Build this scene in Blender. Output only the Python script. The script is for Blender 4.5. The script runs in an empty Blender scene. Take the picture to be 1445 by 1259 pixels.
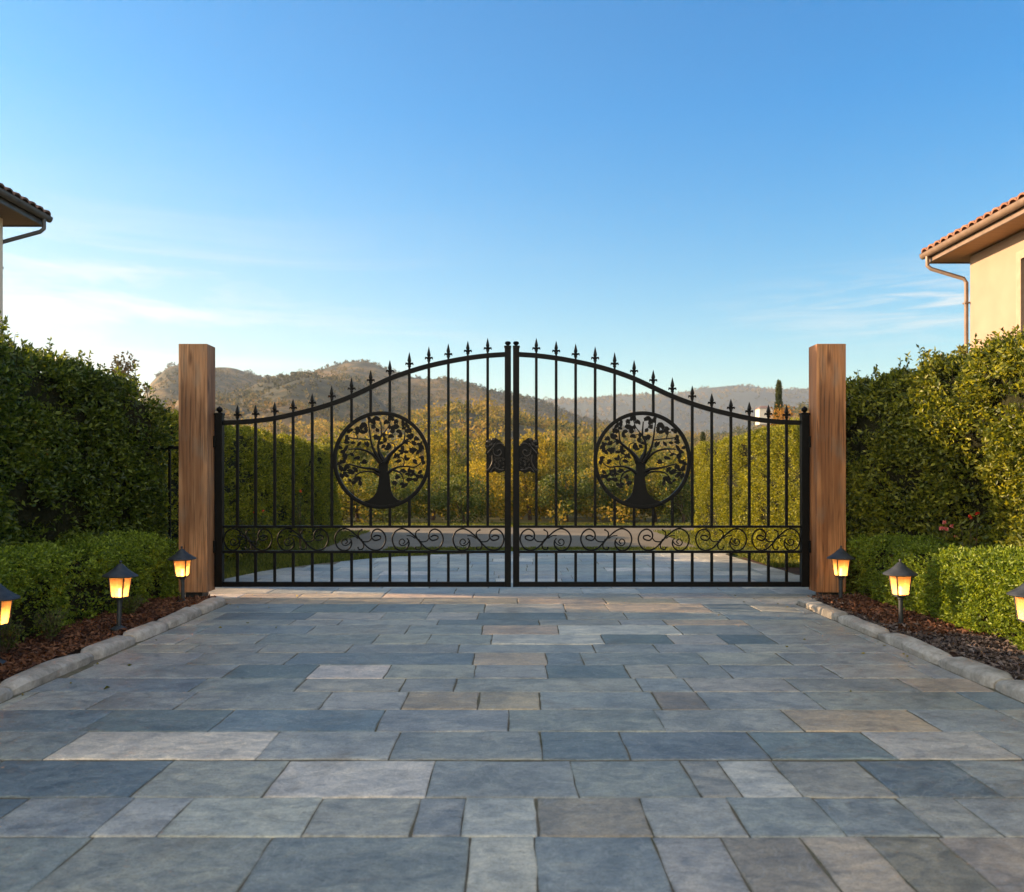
import bpy, bmesh, math, random
import numpy as np
from mathutils import Vector, Matrix
R = math.radians
random.seed(7); rng = np.random.default_rng(11)
scene = bpy.context.scene
COL = scene.collection

# ------------------------------------------------------------------ helpers
def props(o, label=None, cat=None, group=None, kind=None):
    if label: o['label'] = label
    if cat: o['category'] = cat
    if group: o['group'] = group
    if kind: o['kind'] = kind
    return o
def empty(name, loc, rz=0, **k):
    o = bpy.data.objects.new(name, None); COL.objects.link(o)
    o.location = loc; o.rotation_euler = (0, 0, rz); o.empty_display_size = .2
    return props(o, **k)
def copy_tree(o, parent=None):
    c = o.copy(); COL.objects.link(c)
    if parent: c.parent = parent
    for ch in list(o.children): copy_tree(ch, c)
    return c

class MB:
    def __init__(s): s.v = []; s.f = []
    def add(s, vs, fs):
        n = len(s.v); s.v += [tuple(p) for p in vs]; s.f += [tuple(i + n for i in f) for f in fs]; return s
    def box(s, x0, x1, y0, y1, z0, z1):
        v = [(x0,y0,z0),(x1,y0,z0),(x1,y1,z0),(x0,y1,z0),(x0,y0,z1),(x1,y0,z1),(x1,y1,z1),(x0,y1,z1)]
        return s.add(v, [(0,3,2,1),(4,5,6,7),(0,1,5,4),(1,2,6,5),(2,3,7,6),(3,0,4,7)])
    def tube(s, pts, rad, seg=8, sec=None, up=None, cap=True):
        """sweep; rad = number or list; sec = list of 2D section points (side, up)"""
        pts = [Vector(p) for p in pts]; n = len(pts)
        if not hasattr(rad, '__len__'): rad = [rad]*n
        if sec is None: sec = [(math.cos(2*math.pi*k/seg), math.sin(2*math.pi*k/seg)) for k in range(seg)]
        m = len(sec); vs = []
        t0 = (pts[1]-pts[0]).normalized()
        u = Vector(up) if up else (Vector((0,0,1)) if abs(t0.z) < .9 else Vector((0,1,0)))
        for i, p in enumerate(pts):
            t = (pts[min(i+1,n-1)] - pts[max(i-1,0)]).normalized()
            side = t.cross(u)
            if side.length < 1e-5: side = t.cross(Vector((1,0,0)))
            side.normalize(); w = side.cross(t).normalized()
            if not up: u = w
            for a, b in sec: vs.append(p + side*a*rad[i] + w*b*rad[i])
        fs = [(i*m+k, i*m+(k+1)%m, (i+1)*m+(k+1)%m, (i+1)*m+k) for i in range(n-1) for k in range(m)]
        if cap: fs += [tuple(range(m))[::-1], tuple((n-1)*m+k for k in range(m))]
        return s.add(vs, fs)
    def lathe(s, prof, c=(0,0), seg=24, rot=0.0):
        vs = []; m = seg
        for r, z in prof:
            for k in range(m):
                a = 2*math.pi*k/m + rot; vs.append((c[0]+r*math.cos(a), c[1]+r*math.sin(a), z))
        n = len(prof)
        fs = [(i*m+k, i*m+(k+1)%m, (i+1)*m+(k+1)%m, (i+1)*m+k) for i in range(n-1) for k in range(m)]
        fs += [tuple(range(m))[::-1], tuple((n-1)*m+k for k in range(m))]
        return s.add(vs, fs)
    def prism(s, poly, y0, y1):
        n = len(poly); vs = [(x, y0, z) for x, z in poly] + [(x, y1, z) for x, z in poly]
        return s.add(vs, [tuple(range(n)), tuple(range(2*n-1, n-1, -1))] + [(i, i+n, (i+1)%n+n, (i+1)%n) for i in range(n)])
    def ball(s, c, r, seg=10, rings=6, sc=(1,1,1)):
        vs = []; fs = []
        for i in range(rings+1):
            th = math.pi*i/rings
            for k in range(seg):
                a = 2*math.pi*k/seg
                vs.append((c[0]+r*sc[0]*math.sin(th)*math.cos(a), c[1]+r*sc[1]*math.sin(th)*math.sin(a), c[2]+r*sc[2]*math.cos(th)))
        fs = [(i*seg+k, (i+1)*seg+k, (i+1)*seg+(k+1)%seg, i*seg+(k+1)%seg) for i in range(rings) for k in range(seg)]
        return s.add(vs, fs)
    def build(s, name, mat, parent=None, smooth=False, bevel=0, flip=False, loc=(0,0,0)):
        me = bpy.data.meshes.new(name); me.from_pydata(s.v, [], s.f)
        bm = bmesh.new(); bm.from_mesh(me)
        bmesh.ops.remove_doubles(bm, verts=bm.verts, dist=1e-6)
        bmesh.ops.recalc_face_normals(bm, faces=bm.faces)
        if bevel:
            es = [e for e in bm.edges if len(e.link_faces) == 2 and e.calc_face_angle(0) > .6]
            bmesh.ops.bevel(bm, geom=es, offset=bevel, segments=2, affect='EDGES', profile=.6, clamp_overlap=True)
        bm.to_mesh(me); bm.free()
        if smooth:
            me.polygons.foreach_set('use_smooth', [True]*len(me.polygons))
            try: me.set_sharp_from_angle(angle=R(40))
            except Exception: pass
        me.materials.append(mat)
        o = bpy.data.objects.new(name, me); COL.objects.link(o); o.location = loc
        if parent: o.parent = parent
        return o

def np_mesh(name, V, F, mat, parent=None, smooth=False, color=None, loc=(0,0,0)):
    """V (n,3), F (m,k) uniform-size polygons"""
    V = np.asarray(V, dtype=np.float32); F = np.asarray(F, dtype=np.int32); k = F.shape[1]
    me = bpy.data.meshes.new(name)
    me.vertices.add(len(V)); me.vertices.foreach_set('co', V.ravel())
    me.loops.add(F.size); me.loops.foreach_set('vertex_index', F.ravel())
    me.polygons.add(len(F)); me.polygons.foreach_set('loop_start', np.arange(0, F.size, k, dtype=np.int32))
    if smooth: me.polygons.foreach_set('use_smooth', np.ones(len(F), dtype=bool))
    me.update(calc_edges=True); me.validate()
    if color is not None:
        a = me.color_attributes.new('slab_color', 'FLOAT_COLOR', 'POINT')
        c = np.ones((len(V), 4), dtype=np.float32); c[:, :3] = color; a.data.foreach_set('color', c.ravel())
    me.materials.append(mat)
    o = bpy.data.objects.new(name, me); COL.objects.link(o); o.location = loc
    if parent: o.parent = parent
    return o

def _h(i, j, k, s):
    n = (i*73856093) ^ (j*19349663) ^ (k*83492791) ^ (s*2654435)
    n = (n ^ (n >> 13)) * 1274126177
    n = n ^ (n >> 16)
    return ((n & 0xffff) / 65535.0)*2 - 1
def vnoise(P, f=1.0, seed=0):
    P = np.asarray(P, dtype=np.float64)*f + 1000.37; I = np.floor(P).astype(np.int64); t = P-I; t = t*t*(3-2*t)
    i, j, k = I[:,0], I[:,1], I[:,2]; r = 0
    for a in (0,1):
        for b in (0,1):
            for c in (0,1):
                w = (t[:,0] if a else 1-t[:,0])*(t[:,1] if b else 1-t[:,1])*(t[:,2] if c else 1-t[:,2])
                r = r + w*_h(i+a, j+b, k+c, seed)
    return r
def fbm(P, f=1.0, oct=3, seed=0):
    r = 0; a = 1
    for o in range(oct): r = r + a*vnoise(P, f*2**o, seed+o*17); a *= .5
    return r
def unit(a): return a/np.maximum(np.linalg.norm(a, axis=1, keepdims=True), 1e-9)

# ------------------------------------------------------------------ materials
def mat_new(name):
    m = bpy.data.materials.new(name); m.use_nodes = True; nt = m.node_tree; nt.nodes.clear()
    out = nt.nodes.new('ShaderNodeOutputMaterial'); return m, nt, out
def N(nt, t, **k):
    n = nt.nodes.new(t)
    for a, b in k.items():
        if a.startswith('i_'):
            key = a[2:]
            n.inputs[int(key) if key.isdigit() else key.replace('_', ' ')].default_value = b
        else: setattr(n, a, b)
    return n
def ramp(nt, stops, fac):
    r = nt.nodes.new('ShaderNodeValToRGB'); e = r.color_ramp.elements
    while len(e) < len(stops): e.new(.5)
    for el, (p, c) in zip(e, stops): el.position = p; el.color = (c[0], c[1], c[2], 1)
    nt.links.new(fac, r.inputs[0]); return r
def mix(nt, fac, a, b, mode='MIX'):
    m = nt.nodes.new('ShaderNodeMix'); m.data_type = 'RGBA'; m.blend_type = mode
    for sock, v in ((m.inputs[0], fac), (m.inputs[6], a), (m.inputs[7], b)):
        if hasattr(v, 'is_linked'): nt.links.new(v, sock)
        elif isinstance(v, (int, float)): sock.default_value = v
        else: sock.default_value = (v[0], v[1], v[2], 1)
    return m.outputs[2]
def math_n(nt, op, a, b=None):
    m = nt.nodes.new('ShaderNodeMath'); m.operation = op
    for s, v in ((m.inputs[0], a), (m.inputs[1], b)):
        if v is None: continue
        if hasattr(v, 'is_linked'): nt.links.new(v, s)
        else: s.default_value = v
    return m.outputs[0]
def noise(nt, vec, scale, detail=4, rough=.55, dist=0):
    n = N(nt, 'ShaderNodeTexNoise'); n.inputs['Scale'].default_value = scale; n.inputs['Detail'].default_value = detail
    n.inputs['Roughness'].default_value = rough; n.inputs['Distortion'].default_value = dist
    if vec is not None: nt.links.new(vec, n.inputs['Vector'])
    return n
def objco(nt, scale=(1,1,1), world=False):
    if world: src = N(nt, 'ShaderNodeNewGeometry').outputs['Position']
    else: src = N(nt, 'ShaderNodeTexCoord').outputs['Object']
    mp = N(nt, 'ShaderNodeMapping'); mp.inputs['Scale'].default_value = scale; nt.links.new(src, mp.inputs['Vector']); return mp.outputs[0]
def bump(nt, h, strength, dist=.01, prev=None):
    b = N(nt, 'ShaderNodeBump'); b.inputs['Strength'].default_value = strength; b.inputs['Distance'].default_value = dist
    nt.links.new(h, b.inputs['Height'])
    if prev is not None: nt.links.new(prev, b.inputs['Normal'])
    return b.outputs[0]
def principled(nt, out, color, rough=.6, metal=0, normal=None, spec=.5):
    p = N(nt, 'ShaderNodeBsdfPrincipled')
    for s, v in (('Base Color', color), ('Roughness', rough), ('Metallic', metal), ('Specular IOR Level', spec)):
        if hasattr(v, 'is_linked'): nt.links.new(v, p.inputs[s])
        elif isinstance(v, (int, float)): p.inputs[s].default_value = v
        else: p.inputs[s].default_value = (v[0], v[1], v[2], 1)
    if normal is not None: nt.links.new(normal, p.inputs['Normal'])
    if out is not None: nt.links.new(p.outputs[0], out.inputs[0])
    return p

def m_simple(name, c1, c2, scale=8, rough=.6, metal=0, bs=.2, bscale=60, bd=.003, spec=.5, stretch=(1,1,1), detail=5):
    m, nt, out = mat_new(name); v = objco(nt, stretch)
    n = noise(nt, v, scale, detail); n2 = noise(nt, v, bscale, 3)
    c = ramp(nt, [(.3, c1), (.7, c2)], n.outputs[0])
    r = ramp(nt, [(.2, (rough*.8,)*3), (.8, (min(1, rough*1.2),)*3)], n2.outputs[0])
    principled(nt, out, c.outputs[0], r.outputs[0], metal, bump(nt, n2.outputs[0], bs, bd), spec); return m

def m_leaf(name, dark, mid, light, trans=.35, rough=.45, patch=1.2, spec=.35, odd=None):
    m, nt, out = mat_new(name)
    g = N(nt, 'ShaderNodeNewGeometry')
    v = objco(nt, (1,1,1), True)
    n = noise(nt, v, patch, 3)
    f = math_n(nt, 'ADD', math_n(nt, 'MULTIPLY', g.outputs['Random Per Island'], .62), math_n(nt, 'MULTIPLY', n.outputs[0], .55))
    stops = [(.22, dark), (.55, mid), (.92, light)]
    if odd: stops += [(.985, light), (1.0, odd)]
    c = ramp(nt, stops, f)
    p = principled(nt, None, c.outputs[0], rough, 0, None, spec)
    t = N(nt, 'ShaderNodeBsdfTranslucent')
    tc = mix(nt, 1.0, c.outputs[0], (1.9, 1.7, .75), 'MULTIPLY'); nt.links.new(tc, t.inputs[0])
    ms = N(nt, 'ShaderNodeMixShader'); ms.inputs[0].default_value = trans
    nt.links.new(p.outputs[0], ms.inputs[1]); nt.links.new(t.outputs[0], ms.inputs[2]); nt.links.new(ms.outputs[0], out.inputs[0])
    return m

M = {}
M['iron'] = m_simple('black_iron', (.0018,.0018,.0018), (.0045,.0042,.004), 20, .45, .0, .25, 140, .001, .12)
M['iron_caught_light'] = m_simple('caught_light_iron', (.006,.005,.0045), (.04,.034,.028), 45, .4, .5, .4, 140, .002, .5)  # paler ornament iron: light caught by the relief put into its colour
M['iron_core'] = m_simple('dark_steel', (.006,.006,.006), (.012,.012,.012), 20, .55, 0, .2, 100, .001)
M['lampmetal'] = m_simple('lamp_metal', (.02,.024,.028), (.045,.05,.055), 25, .5, .3, .3, 150, .001)
M['stucco'] = m_simple('cream_stucco', (.27,.20,.155), (.315,.24,.185), 1.6, .85, 0, .5, 90, .004, .2)
M['stucco_grey'] = m_simple('pale_stucco', (.55,.47,.38), (.64,.56,.46), 1.6, .85, 0, .5, 90, .004, .2)
M['soffit'] = m_simple('soffit_board', (.35,.20,.09), (.45,.27,.13), 3, .7, 0, .3, 20, .004, .3, (1,8,1))
M['soffit_dark'] = m_simple('soffit_brown', (.12,.08,.055), (.17,.115,.08), 3, .7, 0, .3, 20, .004, .3, (1,8,1))
M['gutter'] = m_simple('gutter_brown', (.16,.11,.08), (.23,.16,.12), 6, .42, .2, .15, 60, .002)
M['gutter_dark'] = m_simple('gutter_slate', (.045,.045,.05), (.075,.075,.08), 6, .45, .2, .15, 60, .002)
M['frame'] = m_simple('window_frame_brown', (.28,.19,.13), (.36,.25,.18), 6, .5, 0, .2, 60, .002)
M['tile'] = m_simple('clay_tile', (.20,.09,.06), (.34,.18,.12), 3.5, .8, 0, .5, 60, .004, .2)
M['tile_dark'] = m_simple('clay_tile_brown', (.12,.07,.055), (.22,.13,.10), 3.5, .8, 0, .5, 60, .004, .2)
M['bark'] = m_simple('bark', (.05,.035,.025), (.12,.085,.06), 6, .9, 0, .8, 30, .02, .2, (4,4,1))
M['petal'] = m_leaf('pink_petal', (.55,.10,.10), (.7,.2,.2), (.8,.4,.38), .3, .5, 5)
M['petal_red'] = m_leaf('red_petal', (.5,.04,.02), (.65,.06,.03), (.75,.12,.05), .3, .5, 5)

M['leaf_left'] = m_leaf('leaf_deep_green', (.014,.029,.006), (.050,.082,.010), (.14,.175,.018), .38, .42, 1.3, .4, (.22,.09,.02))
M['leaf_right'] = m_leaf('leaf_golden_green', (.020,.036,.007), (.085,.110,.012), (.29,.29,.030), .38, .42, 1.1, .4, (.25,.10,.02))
M['leaf_box'] = m_leaf('leaf_boxwood', (.038,.072,.008), (.125,.185,.016), (.26,.33,.032), .35, .45, 1.6, .35)
M['leaf_clip'] = m_leaf('leaf_clipped', (.045,.062,.007), (.140,.155,.012), (.31,.30,.024), .35, .5, .9, .3)
M['leaf_gold'] = m_leaf('leaf_gold', (.045,.055,.010), (.17,.145,.017), (.36,.27,.03), .4, .55, .35, .2)
M['leaf_olive'] = m_leaf('leaf_olive', (.030,.042,.009), (.085,.095,.014), (.21,.19,.024), .4, .55, .35, .2)
M['leaf_green'] = m_leaf('leaf_shrub_green', (.025,.042,.010), (.055,.080,.016), (.11,.13,.025), .35, .5, .5, .3)
M['leaf_rust'] = m_leaf('leaf_rust', (.12,.065,.02), (.25,.13,.035), (.36,.20,.05), .35, .6, .5, .2)
M['leaf_tan'] = m_leaf('leaf_tan', (.10,.075,.04), (.18,.13,.07), (.26,.19,.10), .4, .5, .5, .2)
M['leaf_cypress'] = m_leaf('leaf_cypress', (.02,.034,.010), (.045,.06,.016), (.09,.10,.028), .25, .6, .8, .2)
M['core'] = m_simple('hedge_twigs', (.010,.012,.005), (.024,.024,.010), 14, .95, 0, .9, 30, .03, .1)
M['grass'] = m_leaf('grass_blade', (.04,.06,.012), (.09,.115,.02), (.18,.18,.035), .35, .55, 1.0, .2)

# hill vegetation: patches decided by a large-scale noise
def m_hillwood(name, stops, patch, trans=.25):
    m, nt, out = mat_new(name)
    g = N(nt, 'ShaderNodeNewGeometry'); v = objco(nt, (1,1,1), True)
    n = noise(nt, v, patch, 4, .6)
    f = math_n(nt, 'ADD', math_n(nt, 'MULTIPLY', g.outputs['Random Per Island'], .25), math_n(nt, 'MULTIPLY', n.outputs[0], .85))
    c = ramp(nt, stops, f)
    p = principled(nt, None, c.outputs[0], .7, 0, None, .15)
    t = N(nt, 'ShaderNodeBsdfTranslucent'); nt.links.new(c.outputs[0], t.inputs[0])
    ms = N(nt, 'ShaderNodeMixShader'); ms.inputs[0].default_value = trans
    nt.links.new(p.outputs[0], ms.inputs[1]); nt.links.new(t.outputs[0], ms.inputs[2]); nt.links.new(ms.outputs[0], out.inputs[0]); return m
M['hillwood'] = m_hillwood('hill_woodland', [(.40,(.018,.026,.010)),(.49,(.045,.048,.014)),(.58,(.13,.10,.022)),(.72,(.20,.12,.03))], .012)
M['wood_near'] = m_hillwood('valley_woodland', [(.38,(.030,.045,.010)),(.49,(.09,.095,.014)),(.60,(.26,.19,.024)),(.74,(.36,.22,.035))], .03, .4)

# timber
def m_timber(name, a, b, c):
    m, nt, out = mat_new(name)
    v = objco(nt, (9, 9, .55)); v2 = objco(nt, (60, 60, 1.6)); v3 = objco(nt, (3, 3, .8)); vk = objco(nt, (6, 6, 1.5))
    n1 = noise(nt, v, 1.0, 5, .6, 1.5); n2 = noise(nt, v2, 1.0, 4, .6); n3 = noise(nt, v3, 1.0, 3)
    w = N(nt, 'ShaderNodeTexVoronoi'); w.inputs['Scale'].default_value = 1.0; nt.links.new(vk, w.inputs['Vector'])
    col = ramp(nt, [(.3, a), (.52, b), (.75, c)], n1.outputs[0]).outputs[0]
    str_ = ramp(nt, [(.36, (.25,.22,.20)), (.50, (1,1,1))], n2.outputs[0]).outputs[0]
    col = mix(nt, .7, col, str_, 'MULTIPLY')
    pat = ramp(nt, [(.40, (.45,.38,.33)), (.58, (1.08,1.05,1.0))], n3.outputs[0]).outputs[0]
    col = mix(nt, .8, col, pat, 'MULTIPLY')
    kn = ramp(nt, [(.06, (.22,.16,.12)), (.17, (1,1,1))], w.outputs['Distance']).outputs[0]
    col = mix(nt, .85, col, kn, 'MULTIPLY')
    vc = objco(nt, (38, 38, .75)); nc = noise(nt, vc, 1.0, 3, .5, .6)
    crack = ramp(nt, [(.300,(0,0,0)),(.318,(1,1,1))], nc.outputs[0]).outputs[0]
    col = mix(nt, .85, col, mix(nt, crack, (.12,.09,.07), (1,1,1)), 'MULTIPLY')
    dn = noise(nt, objco(nt, (7, 7, 2.2)), 1.0, 4); col = mix(nt, math_n(nt, 'MULTIPLY', ramp(nt, [(.52,(0,0,0)),(.68,(1,1,1))], dn.outputs[0]).outputs[0], .45), col, (.16,.13,.10))
    nb = bump(nt, crack, .6, .006, bump(nt, n2.outputs[0], .5, .004, bump(nt, n1.outputs[0], .3, .006)))
    principled(nt, out, col, .62, 0, nb, .3); return m
M['timber'] = m_timber('cedar_timber', (.25,.105,.040), (.42,.185,.075), (.53,.27,.12))
M['timber_brown'] = m_timber('cedar_timber_brown', (.22,.105,.050), (.35,.185,.095), (.46,.27,.15))

# bluestone: colour comes with each slab
def m_stone():
    m, nt, out = mat_new('bluestone')
    at = N(nt, 'ShaderNodeAttribute', attribute_name='slab_color')
    v = objco(nt, (1,1,1)); vs = objco(nt, (1.0,1.5,1))
    n1 = noise(nt, v, 1.7, 6, .65, .6); n2 = noise(nt, vs, 7, 6, .62, 1.2); n3 = noise(nt, v, 55, 4, .6)
    c = mix(nt, 1, at.outputs['Color'], ramp(nt, [(.28,(.66,.68,.70)),(.5,(1,1,1)),(.72,(1.25,1.20,1.12))], n1.outputs[0]).outputs[0], 'MULTIPLY')
    c = mix(nt, .75, c, ramp(nt, [(.34,(.60,.61,.62)),(.5,(1,1,1)),(.66,(1.32,1.29,1.24))], n2.outputs[0]).outputs[0], 'MULTIPLY')
    c = mix(nt, .5, c, ramp(nt, [(.3,(.7,.7,.7)),(.7,(1.3,1.3,1.3))], n3.outputs[0]).outputs[0], 'MULTIPLY')
    # rusty veins and brown stains
    n4 = noise(nt, v, .9, 5, .6, 1.8); n5 = noise(nt, v, 3.1, 5, .7, 2.5)
    stain = math_n(nt, 'MULTIPLY', ramp(nt, [(.56,(0,0,0)),(.72,(1,1,1))], n4.outputs[0]).outputs[0], ramp(nt, [(.4,(0,0,0)),(.65,(.8,.8,.8))], n5.outputs[0]).outputs[0])
    c = mix(nt, stain, c, (.19,.145,.095))
    n6 = noise(nt, v, 2.3, 4, .5, 3.5)
    vein = ramp(nt, [(.485,(0,0,0)),(.5,(.35,.35,.35)),(.515,(0,0,0))], n6.outputs[0]).outputs[0]
    c = mix(nt, vein, c, (.42,.40,.38))
    ro = ramp(nt, [(.3,(.40,)*3),(.7,(.62,)*3)], n2.outputs[0]).outputs[0]
    n8 = noise(nt, v, 3.4, 6, .62, 2.2)
    st = ramp(nt, [(.0,(0,0,0)),(.42,(.0,.0,.0)),(.43,(.33,)*3),(.51,(.36,)*3),(.52,(.66,)*3),(.60,(.70,)*3),(.61,(1,1,1))], n8.outputs[0]).outputs[0]
    c = mix(nt, .55, c, ramp(nt, [(0,(.74,.76,.80)),(.5,(1,1,1)),(1,(1.22,1.18,1.10))], st).outputs[0], 'MULTIPLY')
    # fine cleft lines and scratches
    for sc_, st_, dk in ((5.5,(1,2.4,1),.55),(13,(1,1.7,1),.45)):
        nl = noise(nt, objco(nt, st_), sc_, 7, .68, 1.2)
        c = mix(nt, 1, c, ramp(nt, [(.478,(1,1,1)),(.496,(dk+.12,dk+.10,dk+.06)),(.503,(1.22,1.2,1.15)),(.525,(1,1,1))], nl.outputs[0]).outputs[0], 'MULTIPLY')
    n9 = noise(nt, v, 130, 3, .7); c = mix(nt, .35, c, ramp(nt, [(.36,(.25,.24,.22)),(.46,(1,1,1)),(.60,(1,1,1)),(.70,(1.5,1.45,1.4))], n9.outputs[0]).outputs[0], 'MULTIPLY')
    nb = bump(nt, n3.outputs[0], .5, .002, bump(nt, n2.outputs[0], .6, .008, bump(nt, st, .5, .004, bump(nt, n1.outputs[0], .4, .02))))
    principled(nt, out, c, ro, 0, nb, .5); return m
M['stone'] = m_stone()
def m_ground(name, stops, sc, sc2, bs=.8, bd=.02, rough=.9):
    m, nt, out = mat_new(name); v = objco(nt)
    n1 = noise(nt, v, sc, 6, .65, .3); n2 = noise(nt, v, sc2, 5, .7)
    f = math_n(nt, 'ADD', math_n(nt, 'MULTIPLY', n1.outputs[0], .5), math_n(nt, 'MULTIPLY', n2.outputs[0], .5))
    c = ramp(nt, stops, f).outputs[0]
    principled(nt, out, c, rough, 0, bump(nt, n2.outputs[0], bs, bd), .2); return m
M['joint'] = m_ground('sandy_joint', [(.35,(.06,.052,.036)),(.48,(.15,.125,.09)),(.58,(.10,.09,.05)),(.66,(.045,.06,.018))], 2, 40, .6, .006)
M['ground'] = m_ground('meadow', [(.35,(.05,.055,.018)),(.5,(.11,.10,.03)),(.65,(.17,.13,.05))], .05, 1.5)
M['soil'] = m_ground('mulch_soil', [(.35,(.022,.012,.008)),(.5,(.06,.030,.018)),(.65,(.11,.06,.04))], 4, 60, 1, .02)
M['gravel'] = m_ground('gravel', [(.3,(.09,.075,.055)),(.5,(.14,.12,.09)),(.7,(.21,.185,.145))], .6, 45, .6, .01)
M['lawn'] = m_ground('lawn_soil', [(.35,(.03,.04,.010)),(.5,(.06,.075,.016)),(.65,(.10,.10,.03))], 1.5, 50, .8, .02)
M['hill'] = m_ground('hill_slope', [(.40,(.018,.022,.012)),(.49,(.045,.042,.02)),(.56,(.15,.095,.035)),(.66,(.22,.13,.06))], .012, .09, 1, 1.5)
M['hill_far'] = m_ground('far_slope_haze_blue', [(.33,(.012,.022,.020)),(.5,(.022,.034,.030)),(.66,(.05,.05,.04))], .006, .05, 1, 3)  # bluish green: the blue of distance haze put into the slope colour
M['chip_brown'] = m_leaf('bark_chip', (.035,.014,.008), (.10,.042,.022), (.20,.10,.06), .0, .8, 1.5, .2)
M['chip_grey'] = m_leaf('bark_chip_grey', (.04,.03,.028), (.10,.075,.068), (.20,.16,.14), .0, .8, 1.5, .2)
def m_kerb():
    m, nt, out = mat_new('kerb_stone'); v = objco(nt)
    n1 = noise(nt, v, 2.2, 6, .65); n2 = noise(nt, v, 38, 5, .7); n3 = noise(nt, v, 8, 5, .65)
    c = ramp(nt, [(.3,(.22,.20,.17)),(.5,(.38,.345,.30)),(.7,(.50,.45,.39))], n1.outputs[0]).outputs[0]
    c = mix(nt, .7, c, ramp(nt, [(.3,(.5,.48,.44)),(.6,(1.1,1.1,1.1))], n3.outputs[0]).outputs[0], 'MULTIPLY')
    c = mix(nt, .5, c, ramp(nt, [(.3,(.6,.6,.6)),(.7,(1.3,1.3,1.3))], n2.outputs[0]).outputs[0], 'MULTIPLY')
    principled(nt, out, c, .85, 0, bump(nt, n2.outputs[0], .8, .006, bump(nt, n3.outputs[0], .8, .02)), .25); return m
M['kerb'] = m_kerb()
def m_glass_dark():
    m, nt, out = mat_new('window_glass'); principled(nt, out, (.03,.03,.035), .06, 0, None, .6); return m
M['glass'] = m_glass_dark()
def m_pane():
    m, nt, out = mat_new('amber_glass'); v = objco(nt, (40,40,4)); n = noise(nt, v, 1, 3)
    c = ramp(nt, [(.3,(.82,.54,.28)),(.7,(.95,.72,.44))], n.outputs[0]).outputs[0]
    t = N(nt, 'ShaderNodeBsdfTranslucent'); nt.links.new(c, t.inputs[0])
    p = principled(nt, None, c, .25, 0, None, .5)
    tr = N(nt, 'ShaderNodeBsdfTransparent'); tr.inputs[0].default_value = (1,.8,.5,1)
    a = N(nt, 'ShaderNodeMixShader'); a.inputs[0].default_value = .75; nt.links.new(p.outputs[0], a.inputs[1]); nt.links.new(t.outputs[0], a.inputs[2])
    b = N(nt, 'ShaderNodeMixShader'); b.inputs[0].default_value = .30; nt.links.new(a.outputs[0], b.inputs[1]); nt.links.new(tr.outputs[0], b.inputs[2])
    nt.links.new(b.outputs[0], out.inputs[0]); return m
M['pane'] = m_pane()
def m_bulb():
    m, nt, out = mat_new('lit_bulb'); e = N(nt, 'ShaderNodeEmission'); e.inputs[0].default_value = (1,.66,.3,1); e.inputs[1].default_value = 24
    nt.links.new(e.outputs[0], out.inputs[0]); return m
M['bulb'] = m_bulb()

# ------------------------------------------------------------------ foliage
def leaf_arrays(P, D, size, width=.5, curl=.25):
    """P base points, D direction of each leaf, size per leaf -> folded diamond of two triangles"""
    n = len(P); D = unit(D)
    A = unit(np.cross(D, rng.normal(size=(n,3)))); B = np.cross(D, A)
    s = size[:,None]
    v0 = P; v2 = P + D*s + B*s*(-curl*.5)
    mid = P + D*s*.48
    v1 = mid + A*s*width*.5 + B*s*curl*.6; v3 = mid - A*s*width*.5 + B*s*curl*.6
    V = np.stack([v0, v1, v2, v3], 1).reshape(-1, 3)
    b = np.arange(n)[:,None]*4
    F = np.concatenate([b+np.array([[0,1,2]]), b+np.array([[0,2,3]])], 0)
    return V, F
def sprays(P, Nn, n_leaf, length, lsize, up=.25, spread=.9, width=.5):
    """a small twig of n_leaf leaves at each point"""
    k = len(P); T = unit(Nn + rng.normal(size=(k,3))*.45 + np.array([0,0,up]))
    P2 = np.repeat(P, n_leaf, 0); T2 = np.repeat(T, n_leaf, 0)
    t = np.tile(np.linspace(0, 1, n_leaf), k)[:,None]
    L = np.repeat(length*(.6+.8*rng.random((k,1))), n_leaf, 0)
    base = P2 + T2*t*L + rng.normal(size=(k*n_leaf,3))*length*.10
    D = T2*.55 + rng.normal(size=(k*n_leaf,3))*spread*.6
    return leaf_arrays(base, D, lsize*(.5+.95*rng.random(k*n_leaf)), width)

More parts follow.
